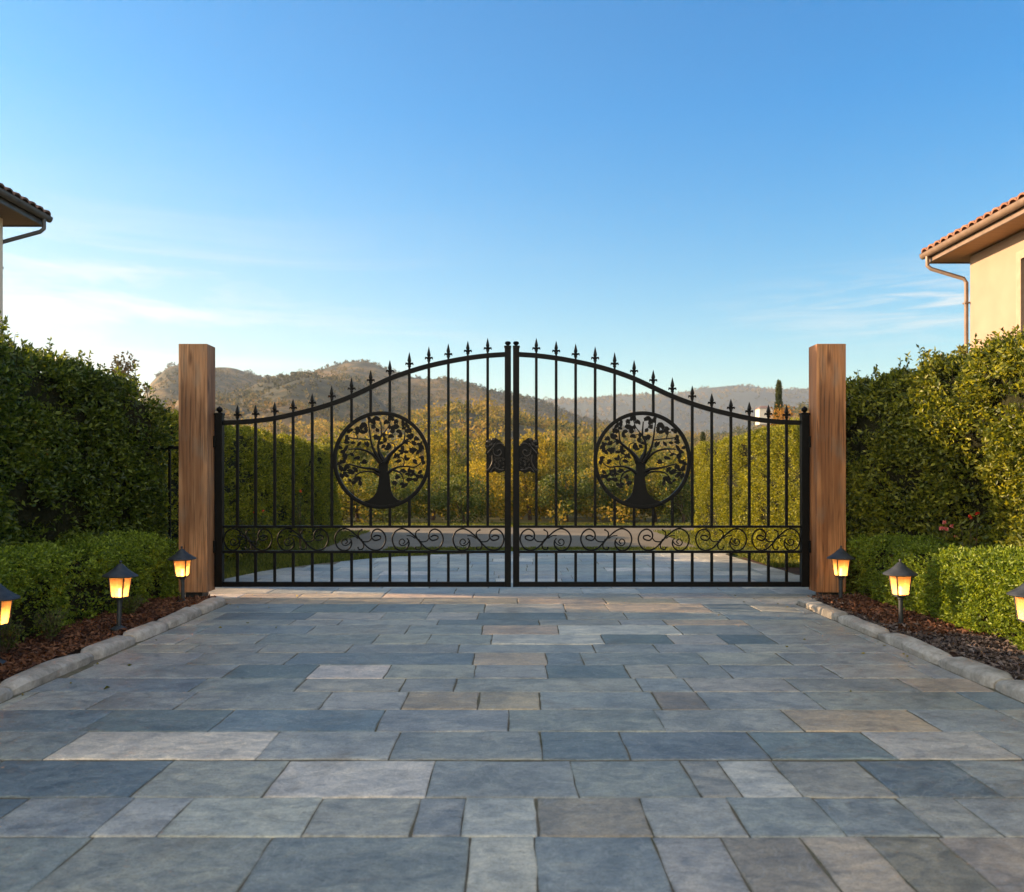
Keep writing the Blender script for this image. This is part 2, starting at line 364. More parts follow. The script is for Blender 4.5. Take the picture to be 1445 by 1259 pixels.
def hedge(name, label, side, face, top, y0, y1, thick, leafmat, dens, lsize, seed, amp=.10, y_full=None, group=None, nleaf=7, spray=.09, shoots=0, rnd=.22, tnoise=.08):
    """side=-1: left of the drive (face looks to +x)"""
    ys = [p[0] for p in face]; fx = [p[1] for p in face]; ty = [p[0] for p in top]; tz = [p[1] for p in top]
    root = empty(name, (side*(np.interp((y0+y1)/2, ys, fx)+thick/2), (y0+y1)/2, 0), label=label, cat='hedge', group=group)
    O = np.array(root.location)
    def surf(y, s, off=0.0):
        """y, s in [0,1] around the section -> point, normal"""
        f = np.interp(y, ys, fx); H = np.interp(y, ty, tz); H = H + tnoise*vnoise(np.stack([y, y*0, y*0+seed], 1), 1.1, seed)
        r = rnd; l1 = H-r; l2 = np.pi*r/2; l3 = thick-2*r; tot = 2*l1+2*l2+l3; d = s*tot
        dx = np.zeros_like(y); z = np.zeros_like(y); nx = np.zeros_like(y); nz = np.zeros_like(y)
        a = d < l1; dx[a] = 0; z[a] = d[a]; nx[a] = -1
        b = (d >= l1) & (d < l1+l2); th = (d[b]-l1[b])/r; dx[b] = r-r*np.cos(th); z[b] = H[b]-r+r*np.sin(th); nx[b] = -np.cos(th); nz[b] = np.sin(th)
        c = (d >= l1+l2) & (d < l1+l2+l3); dx[c] = r+(d[c]-l1[c]-l2); z[c] = H[c]; nz[c] = 1
        e = (d >= l1+l2+l3) & (d < l1+2*l2+l3); th = (d[e]-(l1+l2+l3)[e])/r; dx[e] = thick-r+r*np.sin(th); z[e] = H[e]-r+r*np.cos(th); nx[e] = np.sin(th); nz[e] = np.cos(th)
        g = d >= l1+2*l2+l3; dx[g] = thick; z[g] = np.maximum(0, (tot-d)[g]); nx[g] = 1
        P = np.stack([side*(f+dx), y, z], 1); Nn = np.stack([side*nx, y*0, nz], 1)
        disp = amp*fbm(P, 1.6, 3, seed) - off
        # rounded ends
        e0 = np.minimum(y-y0, y1-y); k = np.clip(1-e0/.12, 0, 1); disp = disp - .06*k*k
        return P + Nn*disp[:,None], Nn
    # core
    ny = max(8, int((y1-y0)/.2)); ns = 40
    Y, S = np.meshgrid(np.linspace(y0+.06, y1-.06, ny), np.linspace(0, 1, ns), indexing='ij')
    Pc, _ = surf(Y.ravel(), S.ravel(), .07)
    idx = np.arange(ny*ns).reshape(ny, ns)
    F = [tuple(int(q) for q in (idx[i,j], idx[i+1,j], idx[i+1,j+1], idx[i,j+1])) for i in range(ny-1) for j in range(ns-1)]
    mb = MB(); mb.add([tuple(p) for p in (Pc-O)], F + [tuple(int(q) for q in idx[0])[::-1], tuple(int(q) for q in idx[-1])])
    # leaves
    area = (y1-y0)*(2*np.mean(tz)+thick); k = int(area*dens)
    y = y0+(y1-y0)*rng.random(k); s = rng.random(k)
    if y_full is not None:
        keep = (y > y_full) | (rng.random(k) < .35); y = y[keep]; s = s[keep]
    # thin the far-side face
    keep = (s < .66) | (rng.random(len(s)) < .45); y = y[keep]; s = s[keep]
    P, Nn = surf(y, s, 0.02)
    # uneven density: hollows and tufts
    d = fbm(P, 3.0, 2, seed+5); keep = rng.random(len(P)) < np.clip(.72+1.3*d, .10, 1); P = P[keep]; Nn = Nn[keep]; d = d[keep]
    P = P + Nn*(np.clip(d, -.5, .8)*.06)[:,None] + rng.normal(size=P.shape)*.015
    # ends
    Hm = float(np.mean(tz)); ke = int(dens*Hm*thick*.8)
    for ye, sg in ((y0, -1), (y1, 1)):
        f = np.interp(ye, ys, fx); H = np.interp(ye, ty, tz)
        pe = np.stack([side*(f+thick*rng.random(ke)), np.full(ke, ye-sg*.05), H*.97*rng.random(ke)], 1)
        ne = np.tile([[0., sg, 0.]], (ke, 1)); pe = pe + ne*(amp*fbm(pe, 1.6, 3, seed))[:,None]
        P = np.concatenate([P, pe]); Nn = np.concatenate([Nn, ne])
    V, Fl = sprays(P-O, Nn, nleaf, spray, lsize)
    Vs = [V]; Fs = [Fl]; n = len(V)
    if shoots:
        tw = mb
        for q in range(shoots):
            yy = np.array([(y_full or y0)+(y1-(y_full or y0))*rng.random()]); ss = np.array([.40+.12*rng.random()])
            p, _ = surf(yy, ss); p = p[0]-O; h = .06+.26*rng.random()**2
            tip = p+np.array([rng.normal()*.05, rng.normal()*.05, h]); pts = [p-np.array([0,0,.08]), (p+tip)/2+rng.normal(size=3)*.012, tip]
            tw.tube(pts, [.004,.003,.0015], 4)
            m_ = 10+int(60*h); t = rng.random(m_)[:,None]; bp = p+(tip-p)*t; dd = rng.normal(size=(m_,3))+np.array([0,0,.6])
            v, f = leaf_arrays(bp, dd, lsize*(.8+.6*rng.random(m_)), .45); Vs.append(v); Fs.append(f+n); n += len(v)
    mb.build('branches', M['core'], root)
    np_mesh('foliage', np.concatenate(Vs), np.concatenate(Fs), leafmat, root)
    return root

def crown_leaves(centres, radii, n_each, lsize, flat=.8):
    C = np.repeat(centres, n_each, 0); r = np.repeat(radii, n_each)[:,None]
    d = unit(rng.normal(size=C.shape)); q = rng.random((len(C),1))**.5
    P = C + d*r*q*np.array([1,1,flat]); D = d*.7+rng.normal(size=C.shape)*.6+np.array([0,0,.1])
    return leaf_arrays(P, D, lsize*(.6+.8*rng.random(len(C))), .55)

def tree(name, label, x, y, h, w, leafmat, nclump=40, n_each=90, lsize=.12, trunk=.35, group=None, cat='tree', clump=.28, limbs=7, z=0, zlow=.25):
    root = empty(name, (x, y, z), label=label, cat=cat, group=group)
    mb = MB(); th = h*trunk; lean = rng.normal(size=2)*.06*h
    tr = .028*h
    mb.tube([(0,0,-.1), (lean[0]*.3, lean[1]*.3, th*.6), (lean[0], lean[1], th), (lean[0]*1.2, lean[1]*1.2, h*.78)], [tr*1.3, tr, tr*.8, tr*.2], 8)
    cs = []; rs = []
    for i in range(nclump):
        u = unit(rng.normal(size=(1,3)))[0]; q = rng.random()**.4
        c = np.array([lean[0], lean[1], h*(zlow+1)/2]) + u*q*np.array([w/2, w/2, h*(1-zlow)/2])*(.82+.3*rng.random())
        cs.append(c); rs.append(w*clump*(.45+.7*rng.random())*.6)
    for i in range(limbs):
        c = cs[i]; b = np.array([lean[0]*.8, lean[1]*.8, th*(.6+.5*rng.random())]); m_ = (b+c)/2+np.array([0,0,.08*h])*rng.random()
        mb.tube([tuple(b), tuple(m_), tuple(c)], [tr*.5, tr*.33, tr*.12], 6)
    mb.build('trunk', M['bark'], root, smooth=True)
    V, F = crown_leaves(np.array(cs), np.array(rs), n_each, lsize)
    np_mesh('crown', V, F, leafmat, root)
    return root

# ------------------------------------------------------------------ camera
FPX = 1204.0; CAMZ = 1.2
cam = bpy.data.cameras.new('camera'); co = bpy.data.objects.new('camera', cam); COL.objects.link(co)
co.location = (0, 0, CAMZ); co.rotation_euler = (R(90), 0, 0)
cam.sensor_width = 36; cam.lens = FPX/1445*36; cam.shift_y = 48.5/1445; cam.clip_end = 8000; cam.clip_start = .05
cam.dof.use_dof = True; cam.dof.focus_distance = 8.7; cam.dof.aperture_fstop = 3.4
scene.camera = co
def wx(px, D): return (px-722.5)/FPX*D
def wz(py, D): return CAMZ-(py-678)/FPX*D

# ------------------------------------------------------------------ light and sky
SUN_EL = R(16.5); SUN_AZ = R(14)       # azimuth measured from due left, towards the far side
sd = Vector((-math.cos(SUN_EL)*math.cos(SUN_AZ), math.cos(SUN_EL)*math.sin(SUN_AZ), math.sin(SUN_EL)))
sl = bpy.data.lights.new('sun', 'SUN'); sl.energy = 4.4; sl.angle = R(.5); sl.color = (1, .69, .40)
so = bpy.data.objects.new('sun', sl); COL.objects.link(so); so.location = (-20, 5, 20)
so.rotation_euler = sd.to_track_quat('Z', 'Y').to_euler()
w = bpy.data.worlds.new('World'); scene.world = w; w.use_nodes = True; nt = w.node_tree; nt.nodes.clear()
wo = N(nt, 'ShaderNodeOutputWorld'); bg = N(nt, 'ShaderNodeBackground'); bg.inputs[1].default_value = .10
sky = N(nt, 'ShaderNodeTexSky', sky_type='NISHITA'); sky.sun_disc = False; sky.sun_elevation = SUN_EL
sky.sun_rotation = math.atan2(sd.x, sd.y); sky.air_density = 1.0; sky.dust_density = .6; sky.ozone_density = 1.0
# thin cirrus: stretched noise, only low on the left and one wisp low on the right
tc = N(nt, 'ShaderNodeTexCoord'); sep = N(nt, 'ShaderNodeSeparateXYZ'); nt.links.new(tc.outputs['Generated'], sep.inputs[0])
def gauss(cx, cz, sx, sz):
    a = math_n(nt, 'POWER', math_n(nt, 'ABSOLUTE', math_n(nt, 'DIVIDE', math_n(nt, 'SUBTRACT', sep.outputs[0], cx), sx)), 2.0)
    b = math_n(nt, 'POWER', math_n(nt, 'ABSOLUTE', math_n(nt, 'DIVIDE', math_n(nt, 'SUBTRACT', sep.outputs[2], cz), sz)), 2.0)
    return math_n(nt, 'EXPONENT', math_n(nt, 'MULTIPLY', math_n(nt, 'ADD', a, b), -1.0))
mp = N(nt, 'ShaderNodeMapping'); mp.inputs['Scale'].default_value = (1.6, 1.6, 13); mp.inputs['Rotation'].default_value = (0, R(-9), 0); nt.links.new(tc.outputs['Generated'], mp.inputs[0])
cn = noise(nt, mp.outputs[0], 1.7, 7, .62, .8)
cl = ramp(nt, [(.44,(0,0,0)),(.60,(1,1,1))], cn.outputs[0]).outputs[0]
mp2 = N(nt, 'ShaderNodeMapping'); mp2.inputs['Scale'].default_value = (3, 3, 30); mp2.inputs['Rotation'].default_value = (0, R(-12), 0); nt.links.new(tc.outputs['Generated'], mp2.inputs[0])
cn2 = noise(nt, mp2.outputs[0], 2.2, 7, .62, .8)
cl2 = ramp(nt, [(.45,(0,0,0)),(.66,(1,1,1))], cn2.outputs[0]).outputs[0]
m1 = math_n(nt, 'MULTIPLY', cl, gauss(-.52, .17, .33, .08))
m2 = math_n(nt, 'MULTIPLY', cl2, gauss(.42, .185, .13, .030))
cm = math_n(nt, 'MINIMUM', math_n(nt, 'ADD', math_n(nt, 'MULTIPLY', m1, .8), math_n(nt, 'MULTIPLY', m2, .75)), .9)
hs = N(nt, 'ShaderNodeHueSaturation'); hs.inputs['Saturation'].default_value = 1.35; nt.links.new(sky.outputs[0], hs.inputs['Color'])
up = math_n(nt, 'MULTIPLY', math_n(nt, 'MINIMUM', math_n(nt, 'MAXIMUM', math_n(nt, 'MULTIPLY', math_n(nt, 'SUBTRACT', sep.outputs[2], .06), 3.0), 0.0), 1.0), math_n(nt, 'MINIMUM', math_n(nt, 'ADD', math_n(nt, 'MULTIPLY', sep.outputs[0], .45), .85), 1.0))
HS = mix(nt, 1.0, hs.outputs[0], mix(nt, up, (.57,.60,.545), (.0,.55,.76)), 'MULTIPLY')
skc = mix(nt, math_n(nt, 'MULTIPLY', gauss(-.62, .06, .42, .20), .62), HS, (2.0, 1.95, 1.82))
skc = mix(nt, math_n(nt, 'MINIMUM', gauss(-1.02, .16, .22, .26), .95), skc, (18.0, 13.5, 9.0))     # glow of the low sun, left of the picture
# unseen bright sky added behind the camera to fill front faces and ground
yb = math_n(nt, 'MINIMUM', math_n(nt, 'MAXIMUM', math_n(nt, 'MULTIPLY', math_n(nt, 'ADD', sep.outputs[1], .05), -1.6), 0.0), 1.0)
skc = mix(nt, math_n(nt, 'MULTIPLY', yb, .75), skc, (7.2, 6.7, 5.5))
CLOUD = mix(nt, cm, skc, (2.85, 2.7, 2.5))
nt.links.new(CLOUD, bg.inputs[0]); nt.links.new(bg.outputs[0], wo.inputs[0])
scene.view_settings.view_transform = 'Standard'; scene.view_settings.look = 'None'; scene.view_settings.gamma = 1
scene.view_settings.exposure = 1.9

# ------------------------------------------------------------------ ground and paving
mb = MB(); mb.add([(-1190,-300,-.06),(2390,-300,-.06),(2390,1990,-.06),(-1190,1990,-.06)], [(0,1,2,3)])
props(mb.build('ground', M['ground']), kind='structure')
LB = [(8.2,-3.05),(9.0,-3.5),(10.5,-3.5),(11.5,-3.25),(12.4,-2.75),(13.2,-2.1),(13.8,-1.4),(14.3,-.5),(14.8,.4)]
RB = [(8.2,3.05),(9.0,3.6),(10.9,3.66),(13.8,3.45),(14.8,3.9)]
def xl(y): return float(np.interp(y, [p[0] for p in LB], [p[1] for p in LB])) if y > 8.3 else -2.76
def xr(y): return float(np.interp(y, [p[0] for p in RB], [p[1] for p in RB])) if y > 8.3 else 2.76
COLS = {'b': (.180,.212,.228), 'd': (.140,.168,.182), 'm': (.262,.270,.262), 'g': (.330,.318,.290), 'l': (.460,.435,.395),
        'p': (.570,.510,.450), 'w': (.420,.330,.250), 'n': (.285,.242,.192), 't': (.36,.30,.23)}
slabV = []; slabF = []; slabC = []; nv = 0
def slab(x0a, x1a, y0, x0b, x1b, y1, colr):
    """corners at y0 (x0a..x1a) and y1 (x0b..x1b)"""
    global nv
    g = .002+.0035*random.random()
    W = (x1a-x0a+x1b-x0b)/2; Dp = y1-y0
    if W < .05 or Dp < .05: return
    e = .010
    def par(L, k):
        a = [g/L, (g+.004)/L, (g+e+.006)/L]; inner = [i/k for i in range(1, k)]
        inner = [t for t in inner if t > a[-1]+.02 and t < 1-a[-1]-.02]
        return [g/L]+a+inner+[1-t for t in a[::-1]]+[1-g/L]
    us = par(W, max(4, int(W/.07))); vs_ = par(Dp, max(4, int(Dp/.07)))
    nu, nw = len(us), len(vs_)
    U, Vv = np.meshgrid(us, vs_, indexing='ij')
    X = (x0a+(x1a-x0a)*U)*(1-Vv)+(x0b+(x1b-x0b)*U)*Vv; Y = y0+(y1-y0)*Vv
    I, J = np.meshgrid(range(nu), range(nw), indexing='ij')
    ring = np.minimum(np.minimum(I, nu-1-I), np.minimum(J, nw-1-J))
    P = np.stack([X.ravel(), Y.ravel(), X.ravel()*0], 1)
    s = nv % 9973
    jit = np.stack([fbm(P, 7, 3, 3+s), fbm(P, 7, 3, 9+s)], 1)*.0065
    edge = (ring.ravel() <= 3)[:,None]; P[:, :2] += jit*edge
    h0 = random.uniform(-.002,.002); tx = random.uniform(-.004,.004); ty = random.uniform(-.004,.004)
    z = h0*.5+(tx*(U.ravel()-.5)+ty*(Vv.ravel()-.5))*.5+.0012*fbm(P, 3.5, 3, s)
    r = ring.ravel(); z = np.where(r == 0, -.035, np.where(r == 1, z-.0035, np.where(r == 2, z-.0009, z)))
    P[:,2] = z; idx = np.arange(nu*nw).reshape(nu, nw)+nv
    F = np.stack([idx[:-1,:-1], idx[1:,:-1], idx[1:,1:], idx[:-1,1:]], -1).reshape(-1, 4)
    slabV.append(P); slabF.append(F); nv += len(P)
    c = np.array(COLS[colr])*random.uniform(.90,1.10); c = c*np.array([random.uniform(.98,1.06), 1, random.uniform(.90,1.0)])
    slabC.append(np.tile(c, (len(P), 1)))
def D_of(py): return FPX*CAMZ/(py-678)
# rows read off the photograph: (far joint row, near joint row, [joint positions on the near joint], stone kinds)
ROWS = [
 (1125, 1180, [-200,-40,125,219,424,578,650,760,923,1060,1197,1330,1420,1600], 'gdmllgmLngmmggm'),
 (1180, 1262, [-400,-150,35,331,655,760,951,1063,1194,1300,1420,1700], 'mgmgmLmgntnngg'),
 (1073, 1125, [-300,-90,182,369,600,815,991,1050,1135,1270,1420,1600], 'gbdglmmglgdmg'),
 (1032, 1071, [-260,-90,60,359,548,766,890,1089,1269,1445,1560], 'gmmpgmbbblgm'),
 (1001, 1032, [-200,-70,110,294,528,717,941,1136,1332,1470], 'mgbbbmmgwmg'),
 (976, 1001, [-150,0,120,243,448,565,673,763,935,1003,1167,1400], 'ggmmmgwtmnmmb'),
 (957, 976, [-100,30,264,413,563,640,908,980,1131,1302,1420], 'gmbmgmgmgmwl'),
 (938, 957, [-40,90,311,431,541,668,773,891,957,1036,1190,1320], 'ggmdpgmbgmmgmg'),
 (921, 938, [0,130,260,399,667,773,825,1001,1120,1290], 'gmmmbwbmgmgb'),
]
def in_drive(a, b, y): return max(a, xl(y)+.003), min(b, xr(y)-.003)
def row(y0, y1, joints, kinds):
    k = 0; js = [-99]+joints+[99]
    for a, b in zip(js[:-1], js[1:]):
        kd = kinds[k % len(kinds)]; k += 1
        a0, b0 = in_drive(a, b, y0); a1, b1 = in_drive(a, b, y1)
        if b0-a0 < .06 or b1-a1 < .06: continue
        if kd == 'L': kd = 'l'
        slab(a0, b0, y0, a1, b1, y1, kd)
for far, near, js, kinds in ROWS:
    y0, y1 = D_of(near), D_of(far); row(y0, y1, [wx(j, y0) for j in js], kinds)
def rand_rows(ya, yb, dmin, dmax, wmin, wmax, kinds='bmmggmldmgwg'):
    y = ya
    while y < yb-.02:
        d = random.uniform(dmin, dmax); y2 = min(y+d, yb)
        if yb-y2 < dmin*.6: y2 = yb
        js = []; x = -3.9+random.random()*.5
        while x < 4.2: js.append(x); x += random.uniform(wmin, wmax)
        row(y, y2, js, [random.choice(kinds) for _ in js]+['m']); y = y2
rand_rows(D_of(921), 8.3, .26, .44, .35, 1.0)
rand_rows(8.3, 9.05, .36, .4, .5, 1.0, 'wtpwlt')  # gate-foot slabs paler and warmer: the low sun's stripe put into their colour
rand_rows(9.05, 14.7, .35, .5, .4, 1.0, 'mgmgbl')
rand_rows(-.6, D_of(1262), .3, .5, .4, .9)
props(np_mesh('driveway', np.concatenate(slabV), np.concatenate(slabF), M['stone'], smooth=True, color=np.concatenate(slabC)), kind='structure')
mb = MB(); ys = [-.8]+[8.19]+[p[0] for p in LB]+[15.0]; n = len(ys)
L_ = [(-2.85 if y < 8.2 else xl(max(y, 8.31))-.02, y, -.0062) for y in ys]; R_ = [(2.85 if y < 8.2 else xr(max(y, 8.31))+.02, y, -.0062) for y in ys]
mb.add(L_+R_, [(i, i+n, i+1+n, i+1) for i in range(n-1)])
props(mb.build('paving_joints', M['joint']), kind='structure')

# kerbs
for sg in (-1, 1):
    mb = MB(); y = -.8
    while y < 8.28:
        l = random.uniform(.55, .95); y2 = min(8.34, y+l)
        if 8.34-y2 < .3: y2 = 8.34
        nseg = 9; prof = []; w0 = .145+.015*random.random(); hh = .058+.010*random.random(); off = random.uniform(-.006,.006)
        sec = [(0,-.04),(0,hh*.62),(.012,hh*.86),(.034,hh),(w0-.03,hh*1.02),(w0-.008,hh*.85),(w0,hh*.5),(w0,-.04)]
        vs = []
        for i in range(nseg+1):
            t = i/nseg; yy = y+.006+(y2-y-.012)*t; shr = .018 if i in (0, nseg) else 0
            for a, b in sec:
                nzz = float(vnoise(np.array([[a*20, yy*3.5, b*30+sg*7]]), 1, 4))*.013
                aa = a+(shr if a < w0/2 else -shr); bb = b-(shr if b > .01 else 0)
                vs.append((sg*(2.775+off+aa+nzz), yy, bb+nzz*.8))
        m_ = len(sec)
        fs = [(i*m_+k, i*m_+k+1, (i+1)*m_+k+1, (i+1)*m_+k) for i in range(nseg) for k in range(m_-1)]+[tuple(range(m_)), tuple(nseg*m_+k for k in range(m_))[::-1]]
        mb.add(vs, fs); y = y2
    props(mb.build('kerb', M['kerb'], smooth=True), kind='structure')

# beds, lawn, gravel court
for sg in (-1, 1):
    ny, nx = 90, 16; Y, X = np.meshgrid(np.linspace(-.8, 9.4, ny), np.linspace(2.90, 5.4, nx), indexing='ij')
    P = np.stack([sg*X.ravel(), Y.ravel(), X.ravel()*0], 1); P[:,2] = .03+.022*fbm(P, 2.2, 3, 5)
    inner = (X.ravel() < 3.0) & (Y.ravel() < 8.4); P[inner, 2] = .02
    fade = np.clip((Y.ravel()-8.3)/.3, 0, 1)*np.clip((3.9-X.ravel())/.3, 0, 1); P[:,2] = P[:,2]*(1-fade)+(-.02)*fade
    idx = np.arange(ny*nx).reshape(ny, nx); F = np.stack([idx[:-1,:-1], idx[1:,:-1], idx[1:,1:], idx[:-1,1:]], -1).reshape(-1, 4)
    props(np_mesh('planting_bed', P, F, M['soil'], smooth=True), kind='structure')
    k = 13000; X = 2.95+.95*rng.random(k)**1.2; Y = 3.2+5.5*rng.random(k)
    keep = ~((Y > 8.45) & (X < 3.45)); X = X[keep]; Y = Y[keep]; k = len(X)
    P = np.stack([sg*X, Y, .036+.012*rng.random(k)+.022*fbm(np.stack([sg*X, Y, 0*X],1), 2.2, 3, 5)], 1)
    D = rng.normal(size=(k,3))*np.array([1,1,.28]); V, F = leaf_arrays(P, D, .018+.045*rng.random(k)**2, .42, .35)
    props(np_mesh('bark_mulch', V, F, M['chip_brown'] if sg < 0 else M['chip_grey']), label='loose bark mulch covering the %s planting bed' % ('left' if sg < 0 else 'right'), cat='mulch', kind='stuff')
    if sg > 0:
        k = 4200; X = 2.97+.6*rng.random(k); Y = 6.3+2.3*rng.random(k)**.9; P = np.stack([X, Y, .055+.012*rng.random(k)], 1); D = rng.normal(size=(k,3))*np.array([1,1,.3])
        keep = ~((Y > 8.45) & (X < 3.45)); P = P[keep]; D = D[keep]
        V, F = leaf_arrays(P, D, .018+.045*rng.random(len(P))**2, .42, .35)
        props(np_mesh('bark_mulch', V, F, M['chip_brown']), label='red-brown bark mulch at the far end of the right bed', cat='mulch', kind='stuff')
mb = MB(); mb.add([(-16,14.6,-.03),(16,14.6,-.03),(16,22.5,-.03),(-16,22.5,-.03)], [(0,1,2,3)])
props(mb.build('gravel_court', M['gravel']), kind='structure')
mb = MB(); mb.add([(-7,8.9,-.045),(7,8.9,-.045),(7,14.7,-.045),(-7,14.7,-.045)], [(0,1,2,3)])
props(mb.build('lawn', M['lawn']), kind='structure')
mb = MB(); mb.add([(3.62,9.4,-.028),(4.6,9.4,-.028),(4.6,13.6,-.028),(3.62,13.6,-.028)], [(0,1,2,3)])
props(mb.build('soil_strip', M['soil']), kind='structure')
# grass
gp = []
k = 30000; X = -4.4+4.6*rng.random(k); Y = 9.3+5.3*rng.random(k); lb = np.interp(Y, [p[0] for p in LB], [p[1] for p in LB]); keep = X < lb-.04; gp.append(np.stack([X[keep], Y[keep]], 1))
k = 5000; X = 3.7+.6*rng.random(k); Y = 12+2.6*rng.random(k); gp.append(np.stack([X, Y], 1))
k = 12000; X = -2.2+6*rng.random(k); Y = 14.4+.9*rng.random(k); gp.append(np.stack([X, Y], 1))
k = 26000; X = -9+18*rng.random(k); Y = 22.3+1.8*rng.random(k); gp.append(np.stack([X, Y], 1))
k = 9000; X = np.where(rng.random(k) < .5, -1, 1)*(3.4+1.0*rng.random(k)); Y = 14.6+6*rng.random(k); gp.append(np.stack([X, Y], 1))
gp = np.concatenate(gp); P = np.stack([gp[:,0], gp[:,1], gp[:,0]*0-.04], 1)
D = rng.normal(size=P.shape)*.35+np.array([0,0,1]); V, F = leaf_arrays(P, D, .035+.05*rng.random(len(P)), .16, .2)
props(np_mesh('grass', V, F, M['grass']), label='short grass beside the paving and gravel behind the gate', cat='grass', kind='stuff')

k = 46; X = np.where(rng.random(k) < .5, -1, 1)*(2.72-.9*rng.random(k)**2.2); Y = 2.6+6.6*rng.random(k); P = np.stack([X, Y, 0*X+.006], 1)
D = rng.normal(size=(k,3))*np.array([1,1,.12]); V, F = leaf_arrays(P, D, .018+.03*rng.random(k), .5, .3)
props(np_mesh('fallen_leaves', V, F, M['leaf_gold']), label='a few small dry leaves scattered on the paving', cat='fallen leaves', kind='stuff')
# ------------------------------------------------------------------ timber gate posts
def timber_post(x0, x1, label, mat):
    cx = (x0+x1)/2; root = empty('gate_post', (cx, 8.70, 0), label=label, cat='gate post', group='timber posts either side of the gate')
    hw = (x1-x0)/2; mb = MB(); mb.box(-hw, hw, -.12, .12, .072, 2.575)
    mb.build('timber', mat, root, bevel=.008, smooth=False)
    mb = MB(); mb.box(-.085, .085, -.09, .09, -.03, .069); mb.box(-.1, .1, -.11, .11, -.03, -.008)
    mb.build('metal_shoe', M['iron_core'], root, bevel=.003)
    return root
timber_post(-3.355, -3.065, 'brown timber gate post on the left, standing behind the leftmost far lamp', M['timber_brown'])
timber_post(3.065, 3.36, 'orange-brown timber gate post on the right, beside the cream house hedge', M['timber'])

# ------------------------------------------------------------------ gate leaves
GD = 8.80; GS = FPX/GD
def gx(px): return (px-722.3)/GS
def gz(py): return CAMZ-(py-678)/GS
RAIL = [(304,597),(320,596.6),(345,595.5),(370,593),(390,590),(413,585),(440,578.5),(468,570),(496,559.5),(523,547),(550,534.5),(577.5,524.5),(605,516.5),(632,510.5),(660,505.5),(688,502),(713,500.3)]
PICK = [335,360.5,387.5,413.5,440.5,468,496,523,550,577.5,605,632.5,660,688]
TIP = [572,572,568,564,556,545,533.5,523,509,498,490,486,482,478]
CATM = lambda p0,p1,p2,p3,t: .5*((2*p1)+(-p0+p2)*t+(2*p0-5*p1+4*p2-p3)*t*t+(-p0+3*p1-3*p2+p3)*t**3)
def smooth_path(pts, n=6):
    P = [np.array(p, float) for p in pts]; P = [2*P[0]-P[1]]+P+[2*P[-1]-P[-2]]; out = []
    for i in range(1, len(P)-2):
        for k in range(n): out.append(CATM(P[i-1], P[i], P[i+1], P[i+2], k/n))
    out.append(P[-2]); return out
railc = smooth_path(RAIL, 4); RX = [p[0] for p in railc]; RY = [p[1] for p in railc]
BR = [ # branches of the medallion tree, in units read off an enlargement; (x, y, width)
 [(720,650,56),(760,580,36),(820,520,27),(880,470,21),(930,430,17),(975,395,10)],
 [(880,472,16),(905,420,13),(912,350,11),(920,285,8)],
 [(700,640,50),(662,560,30),(648,500,21),(655,440,19),(680,380,16),(678,310,13),(672,245,10)],
 [(680,380,13),(710,350,10),(748,298,8)],
 [(680,650,50),(622,560,28),(590,490,20),(573,410,16),(562,330,13),(549,232,9)],
 [(575,428,13),(510,420,11),(440,415,11),(385,408,10),(350,398,8)],
 [(445,415,10),(430,365,9),(398,345,7)],
 [(675,650,50),(620,592,30),(560,548,19),(500,524,16),(430,515,14),(355,520,10)],
 [(660,740,34),(600,713,24),(520,705,19),(450,690,15),(400,675,12),(345,662,9)],
 [(662,775,28),(600,742,17),(540,738,13),(480,745,13),(440,765,12),(415,800,10),(408,842,8)],
 [(738,755,32),(800,712,22),(860,690,16),(930,688,13),(1000,695,12),(1050,670,10),(1082,635,8)],
 [(888,690,12),(905,650,10),(892,608,9),(858,596,8),(832,610,7)],
 [(790,720,20),(860,747,15),(885,780,12),(897,820,10),(890,852,8)],
 [(808,525,13),(812,482,10),(782,456,9),(738,460,7)],
 [(930,432,12),(975,455,9),(1020,470,8),(1080,480,7)],
 [(840,580,9),(890,545,8),(950,535,8),(1040,525,7)],
 [(450,690,9),(430,715,8),(375,745,8),(300,745,7)],
 [(1000,695,8),(1000,735,7),(985,770,6)],[(660,400,8),(620,400,8),(590,395,7)],[(470,690,8),(470,650,7),(505,650,7)],
 [(430,515,9),(390,560,8),(330,575,7)],[(640,330,8),(610,280,8),(600,225,7)],[(748,298,8),(765,250,7),(775,205,6)],[(790,320,7),(830,285,7),(845,235,6)],[(770,390,7),(740,375,8),(705,375,8)]]
LV = [(480,300),(380,330),(460,335),(490,345),(525,280),(590,230),(630,205),(615,215),(600,300),(640,330),(530,330),(545,470),(460,465),(400,455),(340,450),(620,400),(640,410),(710,420),(720,250),(775,210),(755,220),(790,225),(790,320),(785,345),(830,290),(860,350),(870,370),(915,270),(940,290),(935,345),(770,390),(700,490),(745,500),(730,515),(760,490),(985,390),(1030,415),(1000,450),(930,440),(1050,470),(1080,495),(890,520),(920,545),(970,520),(1010,530),(1060,530),(840,580),(820,590),(935,615),(855,630),(845,640),(880,555),(1010,630),(1075,600),(1095,650),(990,545),(270,500),(300,540),(330,580),(325,600),(390,570),(430,605),(515,650),(505,640),(335,500),(280,650),(310,640),(330,690),(275,700),(350,690),(420,710),(430,720),(370,730),(400,745),(300,720),(280,770),(300,780),(340,780),(380,745),(465,800),(470,850),(370,825),(410,845),(430,810),(835,800),(830,790),(800,848),(820,855),(880,860),(920,870),(950,820),(965,815),(900,735),(950,760),(980,770),(985,735),(1060,740),(1065,780),(1075,790),(1020,820),(960,735),(660,460),(680,455),(620,390),(380,300),(360,345),(350,410),(650,220),(600,250),(705,380),(760,300),(890,250),(960,400),(250,545),(265,740),(1040,790),(440,310),(500,270),(560,215),(820,250),(805,310),(900,310),(955,330)]
